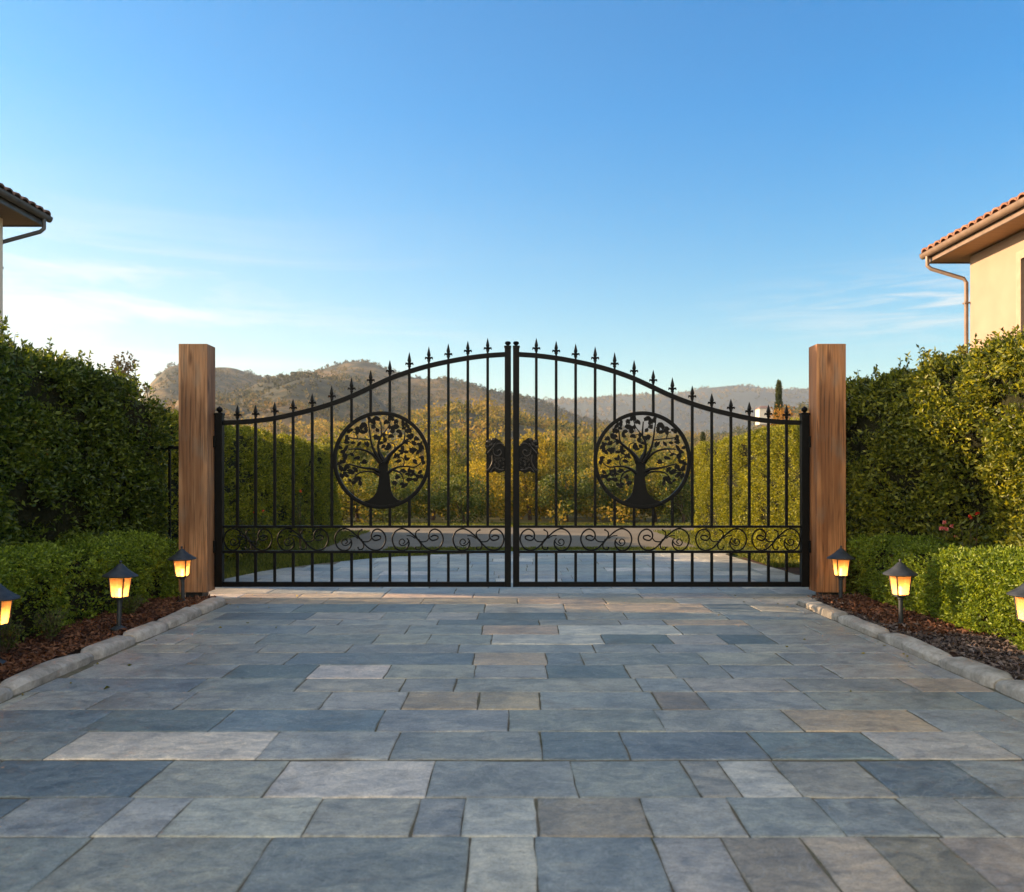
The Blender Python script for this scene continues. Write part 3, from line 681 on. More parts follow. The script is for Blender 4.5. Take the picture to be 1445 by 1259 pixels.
MC = (538.5, 649.5); MR = .487
# one scroll unit, in units of an enlargement; box 215..620 x 255..440
SC = [
 ([(302,392),(322,372),(305,340),(280,350),(272,385),(300,420),(335,400),(350,345),(330,315)][0:0] or [(300,385),(316,366),(300,345),(279,352),(272,378),(292,398),(325,388),(345,360),(335,340)], 4.5),
 ([(345,352),(348,390),(325,428),(285,440),(240,415),(217,350),(235,290),(285,259),(335,272),(390,318),(435,368),(485,420),(540,438),(590,415),(618,350),(600,290),(555,262),(515,282),(505,325),(530,355),(570,345),(575,322),(545,313),(522,325)], 5.5),
 ([(508,335),(485,362),(445,366),(425,352)], 5),
 ([(425,355),(402,315),(405,285),(428,268)], 5),
 ([(430,362),(445,395),(435,425),(408,430),(400,415)], 5),
 ([(330,315),(365,318),(400,340)], 4)]
def gate_leaf(side):
    """side -1: the left leaf as measured; +1: its mirror"""
    X0 = gx(304)
    root = empty('gate_leaf', (-side*X0, GD, 0), label=('left' if side < 0 else 'right')+' half of the black iron double gate, hinged on the '+('left' if side < 0 else 'right')+' timber post', cat='gate', group='two leaves of the driveway gate')
    s = 1 if side < 0 else -1
    def T(px, py, y=0): return (s*(gx(px)-X0), y, gz(py))
    def bx(px0, px1, py0, py1, d, yc=0):
        mb_.box(*sorted((s*(gx(px0)-X0), s*(gx(px1)-X0))), yc-d/2, yc+d/2, gz(py1), gz(py0))
    # stiles
    mb_ = MB(); bx(304.5, 314.8, 586, 828, .078); bx(303.6, 315.7, 583, 586, .088); st = mb_.build('hinge_stile', M['iron'], root, bevel=.004)
    c = T(309.6, 580); mb_ = MB(); mb_.lathe([(.022,gz(583)),(.014,gz(581.8)),(.030,gz(579.5)),(.033,gz(577.5)),(.026,gz(575.6)),(.012,gz(574.6)),(.006,gz(573.6))], (c[0], 0), 16); mb_.build('cap', M['iron'], st, smooth=True)
    mb_ = MB(); bx(712, 720.9, 491, 828, .066); bx(711.2, 721.2, 488.4, 491, .074); st = mb_.build('meeting_stile', M['iron'], root, bevel=.004)
    c = T(716.5, 480); mb_ = MB(); mb_.lathe([(.02,gz(488.4)),(.014,gz(487.4)),(.028,gz(485.6)),(.032,gz(484)),(.024,gz(482.3)),(.006,gz(481.6))], (c[0], 0), 16); mb_.build('cap', M['iron'], st, smooth=True)
    # rails
    mb_ = MB(); mb_.tube([T(a, b) for a, b in railc if a >= 312 and a <= 714], 1, sec=[(-.019,-.024),(.019,-.024),(.019,.024),(-.019,.024)], up=(0,0,1)); mb_.build('top_rail', M['iron'], root, bevel=.003)
    mb_ = MB(); bx(314.8, 712, 741.6, 745, .034); mb_.build('middle_rail', M['iron'], root, bevel=.002)
    mb_ = MB(); bx(314.8, 712, 777, 780.6, .034); mb_.build('middle_rail', M['iron'], root, bevel=.002)
    mb_ = MB(); bx(314.8, 712, 821, 828, .05); mb_.build('bottom_rail', M['iron'], root, bevel=.003)
    # pickets, spear finials, short balusters
    hw = 1.9
    for p, tipy in zip(PICK, TIP):
        ry = float(np.interp(p, RX, RY)); mb_ = MB()
        dxm = (p-MC[0])/GS
        if abs(dxm) < MR-.015:
            hh = math.sqrt((MR-.012)**2-dxm**2)*GS
            bx(p-hw, p+hw, MC[1]+hh, 741.7, .024); mb_.build('picket', M['iron'], root, bevel=.002)
            mb_ = MB(); bx(p-hw, p+hw, ry+3.2, MC[1]-hh, .024)
        else: bx(p-hw, p+hw, ry+3.2, 741.7, .024)
        pk = mb_.build('picket', M['iron'], root, bevel=.002)
        x, _, zb = T(p, ry-3); zt = gz(tipy-1); h = zt-zb; mb_ = MB()
        mb_.box(x-.010, x+.010, -.010, .010, zb-.002, zb+.16*h)
        mb_.lathe([(.010,zb+.10*h),(.018,zb+.15*h),(.018,zb+.20*h),(.010,zb+.25*h)], (x, 0), 10)
        for q in (-1, 1):
            mb_.tube([(x, 0, zb+.22*h), (x+q*.018, 0, zb+.34*h), (x+q*.033, 0, zb+.36*h), (x+q*.039, 0, zb+.25*h)], [.010,.012,.011,.005], 6)
        mb_.lathe([(.010,zb+.24*h),(.016,zb+.38*h),(.026,zb+.50*h),(.021,zb+.62*h),(.009,zb+.86*h),(.001,zt)], (x, 0), 4, math.pi/4)
        mb_.build('spear_finial', M['iron'], pk)
        mb_ = MB(); bx(p-hw, p+hw, 780.5, 821.2, .024); mb_.build('baluster', M['iron'], root, bevel=.002)
    # medallion
    cx, _, cz = T(*MC); mb_ = MB(); n = 72
    sec = [(-.012,-.016),(.012,-.016),(.012,.016),(-.012,.016)]
    vs = []; 
    for i in range(n):
        a = 2*math.pi*i/n
        for r, y in ((MR-.022,-.016),(MR+.017,-.016),(MR+.017,.016),(MR-.022,.016)): vs.append((cx+r*math.cos(a), y, cz+r*math.sin(a)))
    mb_.add(vs, [(i*4+k, i*4+(k+1)%4, ((i+1)%n)*4+(k+1)%4, ((i+1)%n)*4+k) for i in range(n) for k in range(4)])
    ring = mb_.build('medallion', M['iron'], root, bevel=.003, smooth=True)
    k_ = MR/465
    def U(x, y, yy=0): return (cx+s*(x-683)*k_, yy, cz+(626-y)*k_)
    mb_ = MB()
    tl = [(690,600),(668,615),(650,640),(652,700),(656,800),(648,880),(632,940),(600,985),(560,1015),(505,1035),(560,1062),(620,1078),(690,1082),(760,1076),(820,1060),(880,1030),(835,1012),(800,980),(780,940),(768,870),(762,780),(746,740),(745,650),(730,620),(712,606)]
    mb_.prism([(U(a,b)[0], U(a,b)[2]) for a, b in tl], -.007, .007)
    for j, br in enumerate(BR):
        pts = smooth_path(br, 4); mb_.tube([U(p[0], p[1]) for p in pts], [max(p[2]*1.2, 10)*k_*.5 for p in pts], 8, sec=[(math.cos(a)*(.55), math.sin(a)) for a in [k*math.pi/4 for k in range(8)]] if False else None)
    lr = random.Random(5)
    for j, (a, b) in enumerate(LV):
        for q in range(2 if lr.random() < .7 else 1):
            aa = a+(lr.uniform(-20,20) if q else 0); bb = b+(lr.uniform(-20,20) if q else 0)
            an = lr.uniform(0, 6.28); L = lr.uniform(24,34); Wd = lr.uniform(14,20)
            if (aa-683)**2+(bb-626)**2 > 432**2: continue
            shp = [(-1,0),(-.5,.75),(.1,1),(.6,.6),(1.05,0),(.6,-.6),(.1,-1),(-.5,-.75)]
            po = [(aa+L*u_*math.cos(an)-Wd*v_*math.sin(an), bb+L*u_*math.sin(an)+Wd*v_*math.cos(an)) for u_, v_ in shp]
            yy = lr.uniform(-.004,.004); mb_.prism([(U(p, q2)[0], U(p, q2)[2]) for p, q2 in po], yy-.004, yy+.004)
    mb_.build('tree_of_iron', M['iron'], ring)
    # scroll panel: five scrolls
    for i, c0 in enumerate((315.5, 391, 472, 553, 638.7)):
        mb_ = MB(); w_ = (384-315.5 if i == 0 else 72.5)/405; hs = 31.5/185
        for pts, wd in SC:
            sp = smooth_path(pts, 5); mb_.tube([T(c0+(p[0]-215)*w_, 745.6+(p[1]-255)*hs) for p in sp], wd*.00145, 6)
        for (a, b, r) in ((428,268,9),(400,415,9),(335,342,8),(425,352,12),(522,325,6)):
            q = T(c0+(a-215)*w_, 745.6+(b-255)*hs); mb_.ball(q, r*.0011, 8, 5)
        mb_.build('scroll', M['iron'], root, smooth=True)
    # ornate latch plate
    mb_ = MB()
    out = [(712,630),(706,622),(699,618),(692,622),(686,619),(684.5,627),(686,634),(685,641),(690,641),(690,646),(689,656),(687,661),(686,666),(691,667.5),(698,665.5),(704,668),(712,665)]
    mb_.prism([T(a, b)[0::2] for a, b in out], -.020, -.006)
    lp = mb_.build('latch_plate', M['iron'], root, bevel=.002)
    mb_ = MB(); yq = -.026
    for pts, r in (([(711,628),(704,626),(697,631),(696,640),(702,644),(707,640),(705,635),(701,637)], .009),
                   ([(694,642),(695,652),(691,661),(687,664)], .011), ([(711,663),(704,663),(697,660),(692,666)], .009),
                   ([(688,640),(694,633),(699,626)], .012), ([(686,631),(692,629),(697,622)], .010)):
        mb_.tube([T(p[0], p[1], yq) for p in smooth_path(pts, 4)], r, 6)
    lr = random.Random(8)
    for a, b, r in ((690,624,.026),(696,621,.022),(687,631,.020),(693,628,.018)): mb_.ball(T(a, b, -.03), r, 8, 6, (1,.6,1))
    for q in range(34): mb_.ball(T(lr.uniform(697,711), lr.uniform(645,662), -.022), lr.uniform(.006,.012), 6, 4)
    mb_.build('latch_ornament', M['iron_caught_light'], lp, smooth=True)
    # hinges
    for (a, b) in ((617,630),(764,778)):
        mb_ = MB(); xx = sorted((s*(gx(299.5)-X0), s*(gx(305.2)-X0))); mb_.box(xx[0], xx[1], -.038, .012, gz(b), gz(a))
        xc = s*(gx(304)-X0); mb_.lathe([(.014,gz(b)-.01),(.014,gz(a)+.01)], (xc, -.046), 10)
        mb_.build('hinge', M['iron'], root, bevel=.002)
    return root
gate_leaf(-1); gate_leaf(1)
# short iron fence panels between the posts and the hedges
for sg in (-1,):
    root = empty('fence_panel', (sg*3.38, 8.92, 0), label='short black iron fence panel between the %s timber post and the tall hedge' % ('left' if sg < 0 else 'right'), cat='fence')
    for z in (1.54, .12):
        mb = MB(); mb.box(*sorted((0, sg*.40)), -.015, .015, z-.018, z+.018); mb.build('rail', M['iron'], root, bevel=.002)
    for i in range(2):
        x = sg*(.05+.15*i); mb = MB(); mb.box(x-.012, x+.012, -.011, .011, -.03, 1.523); mb.build('picket', M['iron'], root)

# ------------------------------------------------------------------ lamps
def make_lamp():
    root = empty('path_lamp', (0,0,0), label='x', cat='path lamp', group='lit lantern lamps along the planting beds')
    mb = MB(); mb.lathe([(.060,0),(.060,.012),(.045,.020),(.022,.032)], seg=20); mb.build('base', M['lampmetal'], root, smooth=True)
    mb = MB(); mb.lathe([(.017,.02),(.017,.215),(.024,.222),(.024,.232),(.034,.240),(.054,.246),(.054,.254)], seg=18); mb.build('pole', M['lampmetal'], root, smooth=True)
    def c4(h, z): return [(h*math.cos(a), h*math.sin(a), z) for a in [math.pi/4+k*math.pi/2 for k in range(4)]]
    zb, zt = .254, .415; rb, rt = .063, .087
    mb = MB(); B = c4(rb, zb); Tt = c4(rt, zt)
    for k in range(4): mb.tube([B[k], Tt[k]], .0062, 6)
    for k in range(4):
        mb.tube([B[k], B[(k+1)%4]], .0050, 6); mb.tube([Tt[k], Tt[(k+1)%4]], .0050, 6)
    mb.build('lantern_frame', M['lampmetal'], root)
    for k in range(4):
        a, b, c, d = [Vector(q) for q in (B[k], B[(k+1)%4], Tt[(k+1)%4], Tt[k])]
        nrm = (b-a).cross(d-a).normalized()*.0015; mb = MB()
        q = [a, b, c, d]; mb.add([p+nrm for p in q]+[p-nrm for p in q], [(0,1,2,3),(7,6,5,4),(0,4,5,1),(1,5,6,2),(2,6,7,3),(3,7,4,0)])
        mb.build('glass_pane', M['pane'], root)
    mb = MB(); mb.lathe([(.100,.410),(.128,.414),(.131,.420),(.128,.425),(.095,.445),(.060,.470),(.032,.497),(.016,.512),(.010,.516)], seg=28); rf = mb.build('roof', M['lampmetal'], root, smooth=True)
    mb = MB(); mb.lathe([(.007,.512),(.006,.522),(.011,.528),(.009,.536),(.001,.541)], seg=12); mb.build('finial', M['lampmetal'], rf, smooth=True)
    mb = MB(); mb.lathe([(.012,.254),(.012,.285)], seg=10); mb.ball((0,0,.305), .012, 10, 8, (1,1,1.7)); mb.build('bulb', M['bulb'], root, smooth=True)
    L = bpy.data.lights.new('bulb_light', 'POINT'); L.energy = .026; L.color = (1,.68,.36); L.shadow_soft_size = .022
    lo = bpy.data.objects.new('bulb_light', L); COL.objects.link(lo); lo.location = (0,0,.335); lo.parent = root
    return root
lamp0 = make_lamp()
LAMPS = [(-3.13,8.12,-2,1.0,'lit lantern lamp standing right in front of the left timber post'), (-3.07,6.66,-4,1.0,'lit lantern lamp on the mulch in the left bed, second from the left post'),
         (-3.26,5.40,-2,1.0,'lit lantern lamp at the left edge, cut off, nearest on the left side'),
         (3.14,8.15,2,1.0,'lit lantern lamp standing right in front of the right timber post'), (3.10,6.80,4,1.0,'lit lantern lamp on the mulch in the right bed, second from the right post'),
         (3.36,5.55,2,1.0,'lit lantern lamp at the right edge, cut off, nearest on the right side')]
for i, (x, y, a, sc, lab) in enumerate(LAMPS):
    o = lamp0 if i == 0 else copy_tree(lamp0)
    o.location = (x, y, .035); o.rotation_euler = (R([1.2,-.8,.5,-1.1,.9,.4][i]), R([-.9,1.3,.6,.8,-1.2,.5][i]), R(a)); o['label'] = lab

# ------------------------------------------------------------------ hedges
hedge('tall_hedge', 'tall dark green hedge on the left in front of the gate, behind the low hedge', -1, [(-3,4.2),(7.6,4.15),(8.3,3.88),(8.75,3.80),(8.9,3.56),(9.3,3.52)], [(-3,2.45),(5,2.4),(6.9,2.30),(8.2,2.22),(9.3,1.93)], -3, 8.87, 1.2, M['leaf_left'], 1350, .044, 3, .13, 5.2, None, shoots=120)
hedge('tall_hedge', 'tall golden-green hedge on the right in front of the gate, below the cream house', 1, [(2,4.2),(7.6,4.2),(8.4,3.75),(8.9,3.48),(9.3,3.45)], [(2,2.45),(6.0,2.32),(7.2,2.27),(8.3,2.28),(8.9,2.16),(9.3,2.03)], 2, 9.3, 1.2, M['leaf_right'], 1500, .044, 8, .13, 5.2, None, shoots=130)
hedge('low_hedge', 'low clipped hedge on the left behind the path lamps', -1, [(1,3.62),(6,3.56),(8.5,3.42)], [(1,.60),(8.5,.60)], 1, 8.72, .66, M['leaf_box'], 3000, .026, 12, .03, 4.6, None, nleaf=7, spray=.045, shoots=0, rnd=.05, tnoise=.015)
hedge('low_hedge', 'low clipped hedge on the right behind the path lamps', 1, [(1,3.62),(6,3.56),(8.5,3.46)], [(1,.55),(8.5,.58)], 1, 8.8, .66, M['leaf_box'], 3000, .026, 15, .03, 4.6, None, nleaf=7, spray=.045, shoots=0, rnd=.05, tnoise=.015)
hedge('clipped_hedge', 'tall clipped hedge behind the gate on the left side of the garden', -1, [(10.3,4.35),(21,4.2)], [(10.3,2.06),(21,1.93)], 10.5, 20.5, 1.1, M['leaf_clip'], 800, .038, 21, .05, None, None, nleaf=6, spray=.07, rnd=.12, tnoise=.03)
hedge('clipped_hedge', 'tall clipped hedge behind the gate on the right side of the garden', 1, [(10.3,4.3),(21,4.2)], [(10.3,2.08),(21,1.93)], 10.2, 19.6, 1.1, M['leaf_clip'], 800, .038, 25, .05, None, None, nleaf=6, spray=.07, rnd=.12, tnoise=.03)

# small plants in the beds
def small_plant(name, label, x, y, h, w, mat, k, ls, cat='plant', flower=None, fk=0, z=.03, group=None):
    root = empty(name, (x, y, z), label=label, cat=cat, group=group)
    mb = MB(); Vs = []; Fs = []; n = 0; tips = []
    for i in range(k):
        a = rng.random()*6.28; r = w/2*rng.random()**.6; tip = np.array([r*math.cos(a), r*math.sin(a), h*(.55+.45*rng.random())])
        mb.tube([(0,0,0), tuple(tip*np.array([.5,.5,.6])), tuple(tip)], [.004,.003,.0015], 4); tips.append(tip)
        m_ = 22; t = .25+.75*rng.random((m_,1)); P = tip*t+rng.normal(size=(m_,3))*.012; D = rng.normal(size=(m_,3))+np.array([0,0,.4])
        v, f = leaf_arrays(P, D, ls*(.7+.6*rng.random(m_)), .4); Vs.append(v); Fs.append(f+n); n += len(v)
    mb.build('stems', M['bark'], root); np_mesh('foliage', np.concatenate(Vs), np.concatenate(Fs), mat, root)
    if flower:
        tips.sort(key=lambda t: -t[2])
        for j in range(fk):
            c = tips[j]+np.array([0,0,.02]); P = np.tile(c, (16,1)); D = unit(rng.normal(size=(16,3))+np.array([0,-.3,.5])); v, f = leaf_arrays(P, D, np.full(16, .024), .7)
            np_mesh('flower', v, f, flower, root)
    return root
for i, (x, y, h, w_) in enumerate([(-3.42,5.75,.26,.34),(-3.36,6.22,.24,.26),(-3.3,7.35,.20,.3)]):
    small_plant('seedling_shrub', ['grey-green seedling bush at the foot of the left low hedge, nearest the camera','grey-green seedling bush just left of the middle lamp on the left','grey-green seedling bush just right of the middle lamp on the left'][i], x, y, h, w_, M['leaf_green'], 34, .026, 'shrub', group='seedling bushes at the foot of the left hedge')
small_plant('flowering_plant', 'pink flowers rising behind the right low hedge', 4.04, 7.75, .78, .30, M['leaf_right'], 22, .05, 'flowers', M['petal'], 9)
small_plant('flowering_plant', 'red flower buds behind the right low hedge, right of the pink flowers', 4.02, 7.4, .86, .28, M['leaf_right'], 18, .06, 'flowers', M['petal_red'], 2)
small_plant('flowering_plant', 'small red flowers behind the gate at the foot of the left hedge', -4.05, 13.4, .7, .7, M['leaf_green'], 18, .05, 'flowers', M['petal_red'], 3)
small_plant('flowering_plant', 'tall thin red flower behind the gate in front of the left hedge', -3.6, 14.5, .98, .3, M['leaf_green'], 12, .05, 'flowers', M['petal_red'], 2)

# ------------------------------------------------------------------ houses
def barrel_roof(mb, u0, u1, org, uax, vax, nax, run, hip):
    """barrel tiles: columns along u, courses up v"""
    L = u1-u0; nc = int(L/.24); du = L/nc; seg = 6
    org = Vector(org); uax = Vector(uax); vax = Vector(vax); nax = Vector(nax)
    for i in range(nc):
        u = u0+(i+.5)*du; mr = min(run, (u-u0)*hip, (u1-u)*hip) if hip else run; v = -.06; c = 0
        while v < mr and c < 40:
            v2 = min(v+.42, mr+.05); r = du*.50
            vs = []
            for (vv, rr, lift) in ((v, r, .045), (v2, r*.86, .022)):
                for k in range(seg+1):
                    a = math.pi*k/seg; vs.append(org+uax*(u+rr*math.cos(a)*.98)+vax*vv+nax*(lift+rr*.62*math.sin(a)+random.uniform(-.002,.002)))
            for k in range(seg+1):
                a = math.pi*k/seg; vs.append(org+uax*(u+(r-.022)*math.cos(a)*.98)+vax*v+nax*(.045-.016+(r-.01)*.60*math.sin(a)-.004))
            m_ = seg+1
            mb.add(vs, [(k, k+1, m_+k+1, m_+k) for k in range(seg)]+[(2*m_+k, 2*m_+k+1, k+1, k) for k in range(seg)])
            v += .36; c += 1
def house(side, label, xw, yn, yf, depth, ze, ov, wallm, soffm, gutm, tilem, wins, name='house', px_=-.045):
    """wall facing the drive at x = side*xw, from y=yn to yf; eave height ze"""
    root = empty(name, (side*xw, yf, 0), label=label, cat='house')
    X = lambda a: side*(a)      # a = metres away from the drive-facing wall
    x0, x1 = 0, depth; L = yf-yn
    # walls with window holes on the drive side
    mb = MB()
    def quad(a, b, c, d): mb.add([a, b, c, d], [(0,1,2,3)])
    zs = ze-.02
    cuts = sorted(set([-L, 0]+[w_[0] for w_ in wins]+[w_[1] for w_ in wins]))
    for a, b in zip(cuts[:-1], cuts[1:]):
        inw = [w_ for w_ in wins if w_[0] <= a and w_[1] >= b]
        zz = [-.1]
        for w_ in sorted(inw, key=lambda q: q[2]): zz += [w_[2], w_[3]]
        zz.append(zs)
        for k in range(0, len(zz), 2): quad((X(0), a, zz[k]), (X(0), b, zz[k]), (X(0), b, zz[k+1]), (X(0), a, zz[k+1]))
    for w_ in wins:
        a, b, c, d = w_[:4]; dd = .16
        quad((X(0),a,c),(X(dd),a,c),(X(dd),a,d),(X(0),a,d)); quad((X(0),b,c),(X(dd),b,c),(X(dd),b,d),(X(0),b,d))
        quad((X(0),a,c),(X(0),b,c),(X(dd),b,c),(X(dd),a,c)); quad((X(0),a,d),(X(0),b,d),(X(dd),b,d),(X(dd),a,d))
    quad((X(0),0,-.1),(X(x1),0,-.1),(X(x1),0,zs),(X(0),0,zs)); quad((X(0),-L,-.1),(X(x1),-L,-.1),(X(x1),-L,zs),(X(0),-L,zs)); quad((X(x1),-L,-.1),(X(x1),0,-.1),(X(x1),0,zs),(X(x1),-L,zs))
    mb.build('wall', wallm, root)
    for w_ in wins:
        a, b, c, d = w_[:4]; mb = MB(); f = .09
        for (p, q, r, s_) in ((a-.05,a+f,c-.05,d+.05),(b-f,b+.05,c-.05,d+.05),(a+f,b-f,d-f,d+.05),(a+f,b-f,c-.05,c+f),((a+b)/2-.03,(a+b)/2+.03,c+f,d-f)):
            mb.box(*sorted((X(-.03), X(.08))), p, q, r, s_)
        wf = mb.build('window', M['frame'], root, bevel=.004)
        mb = MB(); mb.box(*sorted((X(.05), X(.062))), a+.05, b-.05, c+.05, d-.05); mb.build('pane', M['glass'], wf)
    # soffit, fascia
    t = .022
    mb = MB(); mb.box(*sorted((X(-ov), X(x1+ov))), -L-ov, ov, ze, ze+t); mb.build('soffit', soffm, root)
    mb = MB()
    mb.box(*sorted((X(-ov-.03), X(-ov))), -L-ov, ov, ze-.02, ze+.17); mb.box(*sorted((X(-ov), X(x1+ov))), ov, ov+.03, ze-.02, ze+.17); mb.box(*sorted((X(-ov), X(x1+ov))), -L-ov-.03, -L-ov, ze-.02, ze+.17)
    mb.build('fascia', gutm, root, bevel=.004)
    # roof
    sl_ = R(21); run = min(depth+2*ov, L+2*ov)/2
    A = (-ov-.05, -L-ov-.05); B = (x1+ov+.05, ov+.05); hz = run*math.tan(sl_); zr = ze+.17
    cx0, cx1 = A[0]+run, B[0]-run; cy0, cy1 = A[1]+run, B[1]-run
    if cx0 > cx1: cx0 = cx1 = (cx0+cx1)/2
    if cy0 > cy1: cy0 = cy1 = (cy0+cy1)/2
    mb = MB(); c = [(X(A[0]),A[1],zr),(X(B[0]),A[1],zr),(X(B[0]),B[1],zr),(X(A[0]),B[1],zr)]; t4 = [(X(cx0),cy0,zr+hz),(X(cx1),cy0,zr+hz),(X(cx1),cy1,zr+hz),(X(cx0),cy1,zr+hz)]
    mb.add(c+t4, [(0,1,5,4),(1,2,6,5),(2,3,7,6),(3,0,4,7),(3,2,1,0)]); 
    if (cx0, cy0) != (cx1, cy1): mb.add(t4, [(0,1,2,3)])
    rf = mb.build('roof', tilem, root)
    mb = MB(); cs, sn = math.cos(sl_), math.sin(sl_); vrun = run/cs
    barrel_roof(mb, A[1], B[1], (X(A[0]), 0, zr), (0,1,0), (side*cs, 0, sn), (-side*sn, 0, cs), vrun, 1/cs)
    barrel_roof(mb, A[0], B[0], (0, B[1], zr), (side,0,0), (0,-cs,sn), (0,sn,cs), vrun, 1/cs)
    barrel_roof(mb, A[0], B[0], (0, A[1], zr), (side,0,0), (0,cs,sn), (0,-sn,cs), vrun, 1/cs)
    mb.build('tiles', tilem, rf, smooth=True)
    # gutter (open half round) and downpipe
    mb = MB(); gxp = X(-ov-.03-.066); gzp = ze+.15; vs = []; prof = []
    for k in range(9): a = math.pi+math.pi*k/8; prof.append((.066*math.cos(a), .085*math.sin(a)))
    prof = [(-.074,.012),(-.066,.012)]+prof[1:-1]+[(.062,0)]; inn = [(p[0]*.9, p[1]*.9+.002) for p in prof[::-1]]
    full = prof+inn; m_ = len(full)
    for yy in (-L-ov-.05, ov+.05):
        for a, b in full: vs.append((gxp+side*a, yy, gzp+b))
    mb.add(vs, [(k, (k+1)%m_, m_+(k+1)%m_, m_+k) for k in range(m_)]+[tuple(range(m_)), tuple(range(m_, 2*m_))])
    mb.build('gutter', gutm, root, smooth=True)
    mb = MB(); yp = .0
    mb.tube([(gxp, ov-.14, gzp-.07), (gxp, ov-.14, ze-.10), (gxp+side*.05, ov-.18, ze-.17), (X(px_-.035), .075, ze-.42), (X(px_), .05, ze-.50), (X(px_), .05, 0)], .037, 10)
    for z in (ze-.9, ze-2.6, ze-4.3): mb.box(*sorted((X(px_-.045), X(px_+.045))), .0, .105, z, z+.03)
    mb.build('downpipe', gutm, root, smooth=True)
    return root
# right house: far corner of its wall at 16 m
house(1, 'cream stucco house with terracotta tiled roof at the right edge', wx(1369,16), 6.5, 16.0, 8.0, 5.42, .52, M['stucco'], M['soffit'], M['gutter'], M['tile'],
      [(-2.95, -1.55, 3.2, 5.02), (-7.4, -5.8, 3.2, 5.02), (-6.2,-4.6,.9,2.3)])
house(-1, 'pale house with dark gutter and brown tiled roof at the left edge', -wx(4,15.5), 12.2, 15.5, 4.6, 5.97, .47, M['stucco_grey'], M['soffit_dark'], M['gutter_dark'], M['tile_dark'],
      [(-2.5,-1.5,3.6,5.0)], px_=.09)

# ------------------------------------------------------------------ garden trees behind the court
T_ = [ # px, distance, height, width, kind
 (505,26,1.9,2.6,'o'),(560,25,1.6,2.2,'g'),(610,27,2.3,2.4,'o'),(655,25,1.5,1.9,'g'),(690,29,2.4,2.2,'y'),(748,27,2.0,1.9,'y'),(800,26,1.6,2.0,'g'),(838,28,2.3,2.2,'y'),(880,26,1.7,2.2,'g'),(925,26,1.9,2.0,'o'),(965,25,1.5,1.8,'g'),
 (540,38,4.0,4.0,'y'),(600,42,4.4,4.2,'y'),(650,36,3.4,3.2,'y'),(705,44,4.2,4.0,'y'),(755,40,3.6,3.4,'y'),(800,48,4.7,4.2,'o'),(850,38,3.6,3.4,'y'),(905,42,4.0,4.0,'o'),(960,38,3.4,3.6,'y'),(480,36,3.6,3.8,'o'),
 (570,60,6.0,6,'y'),(640,64,6.0,6,'o'),(730,62,5.6,6,'y'),(820,66,6.4,6,'o'),(885,60,5.8,6,'y'),(990,58,5.0,5,'o'),(1050,52,4.4,5,'y')]
lab = {'o': 'olive-green', 'g': 'dark green', 'y': 'golden yellow'}
ORD = ['first','second','third','fourth','fifth','sixth','seventh','eighth','ninth','tenth','eleventh','twelfth']
rowof = lambda D: 0 if D < 30 else 1 if D < 50 else 2
for px, D, h, w_, kd in T_:
    mt = {'o': M['leaf_olive'], 'g': M['leaf_green'], 'y': M['leaf_gold']}[kd]
    q = rowof(D); o_ = ORD[sorted(t[0] for t in T_ if rowof(t[1]) == q).index(px)]
    if q == 0: tree('garden_shrub', '%s rounded shrub on the far gravel edge, %s from the left' % (lab[kd], o_), wx(px, D), D, h*.95, w_, mt, 34, 130, .075, .25, 'shrubs on the far edge of the gravel', 'shrub', .30, 6, 0, .0)
    else: tree('garden_tree', '%s bushy tree in the %s row behind the shrubs, %s from left' % (lab[kd], 'near' if q == 1 else 'far', o_), wx(px, D), D, h*(.68 if q == 1 else .62)*random.choice((.8,.95,1.1,1.35)), w_, mt, 50, 130, .12 if q == 1 else .17, .3, 'golden trees beyond the gravel', 'tree', .27, 7, 0, .0)
def cypress(label, px, D, ytop, w_, ybase=None):
    h = wz(ytop, D)-0; root = empty('cypress_tree', (wx(px, D), D, 0), label=label, cat='tree')
    mb = MB(); mb.tube([(0,0,0),(0,0,h*.5),(.02,0,h*.95)], [.03*w_*4, .08, .02], 7); mb.build('trunk', M['bark'], root)
    k = 7000; t = rng.random(k); z = h*(.05+.95*t); r = w_/2*np.minimum(1, (1-t)**.75*1.35)*(.75+.35*vnoise(np.stack([t*9, t*0, t*0],1), 1, 3))*rng.random(k)**.35
    a = rng.random(k)*6.283; P = np.stack([r*np.cos(a), r*np.sin(a), z], 1); D_ = np.stack([np.cos(a)*.5, np.sin(a)*.5, np.ones(k)], 1)+rng.normal(size=(k,3))*.35
    V, F = leaf_arrays(P, D_, (.10+.2*rng.random(k))*w_/1.2, .4); np_mesh('crown', V, F, M['leaf_cypress'], root)
cypress('tall dark cypress beside the right timber post, rising above the clipped hedge', 1099, 60, 540, 1.15)
cypress('small cypress beyond the far end of the right clipped hedge', 992, 60, 612, .9)
tree('small_tree', 'thin leafy sapling poking up behind the left tall hedge', -6.3, 13.5, 3.12, 1.2, M['leaf_tan'], 26, 50, .07, .5, None, 'tree', .22, 9, 0, .55)
tree('small_tree', 'pale leafy sapling poking up behind the right tall hedge', wx(1318,11.5), 11.5, 2.98, .9, M['leaf_olive'], 24, 60, .06, .5, None, 'tree', .22, 8, 0, .55)
tree('small_tree', 'rust-coloured bush behind the right clipped hedge, beside the timber post', wx(1125,30), 30, 3.95, 2.6, M['leaf_rust'], 36, 100, .09, .4, None, 'tree', .27, 6, 0, .2)

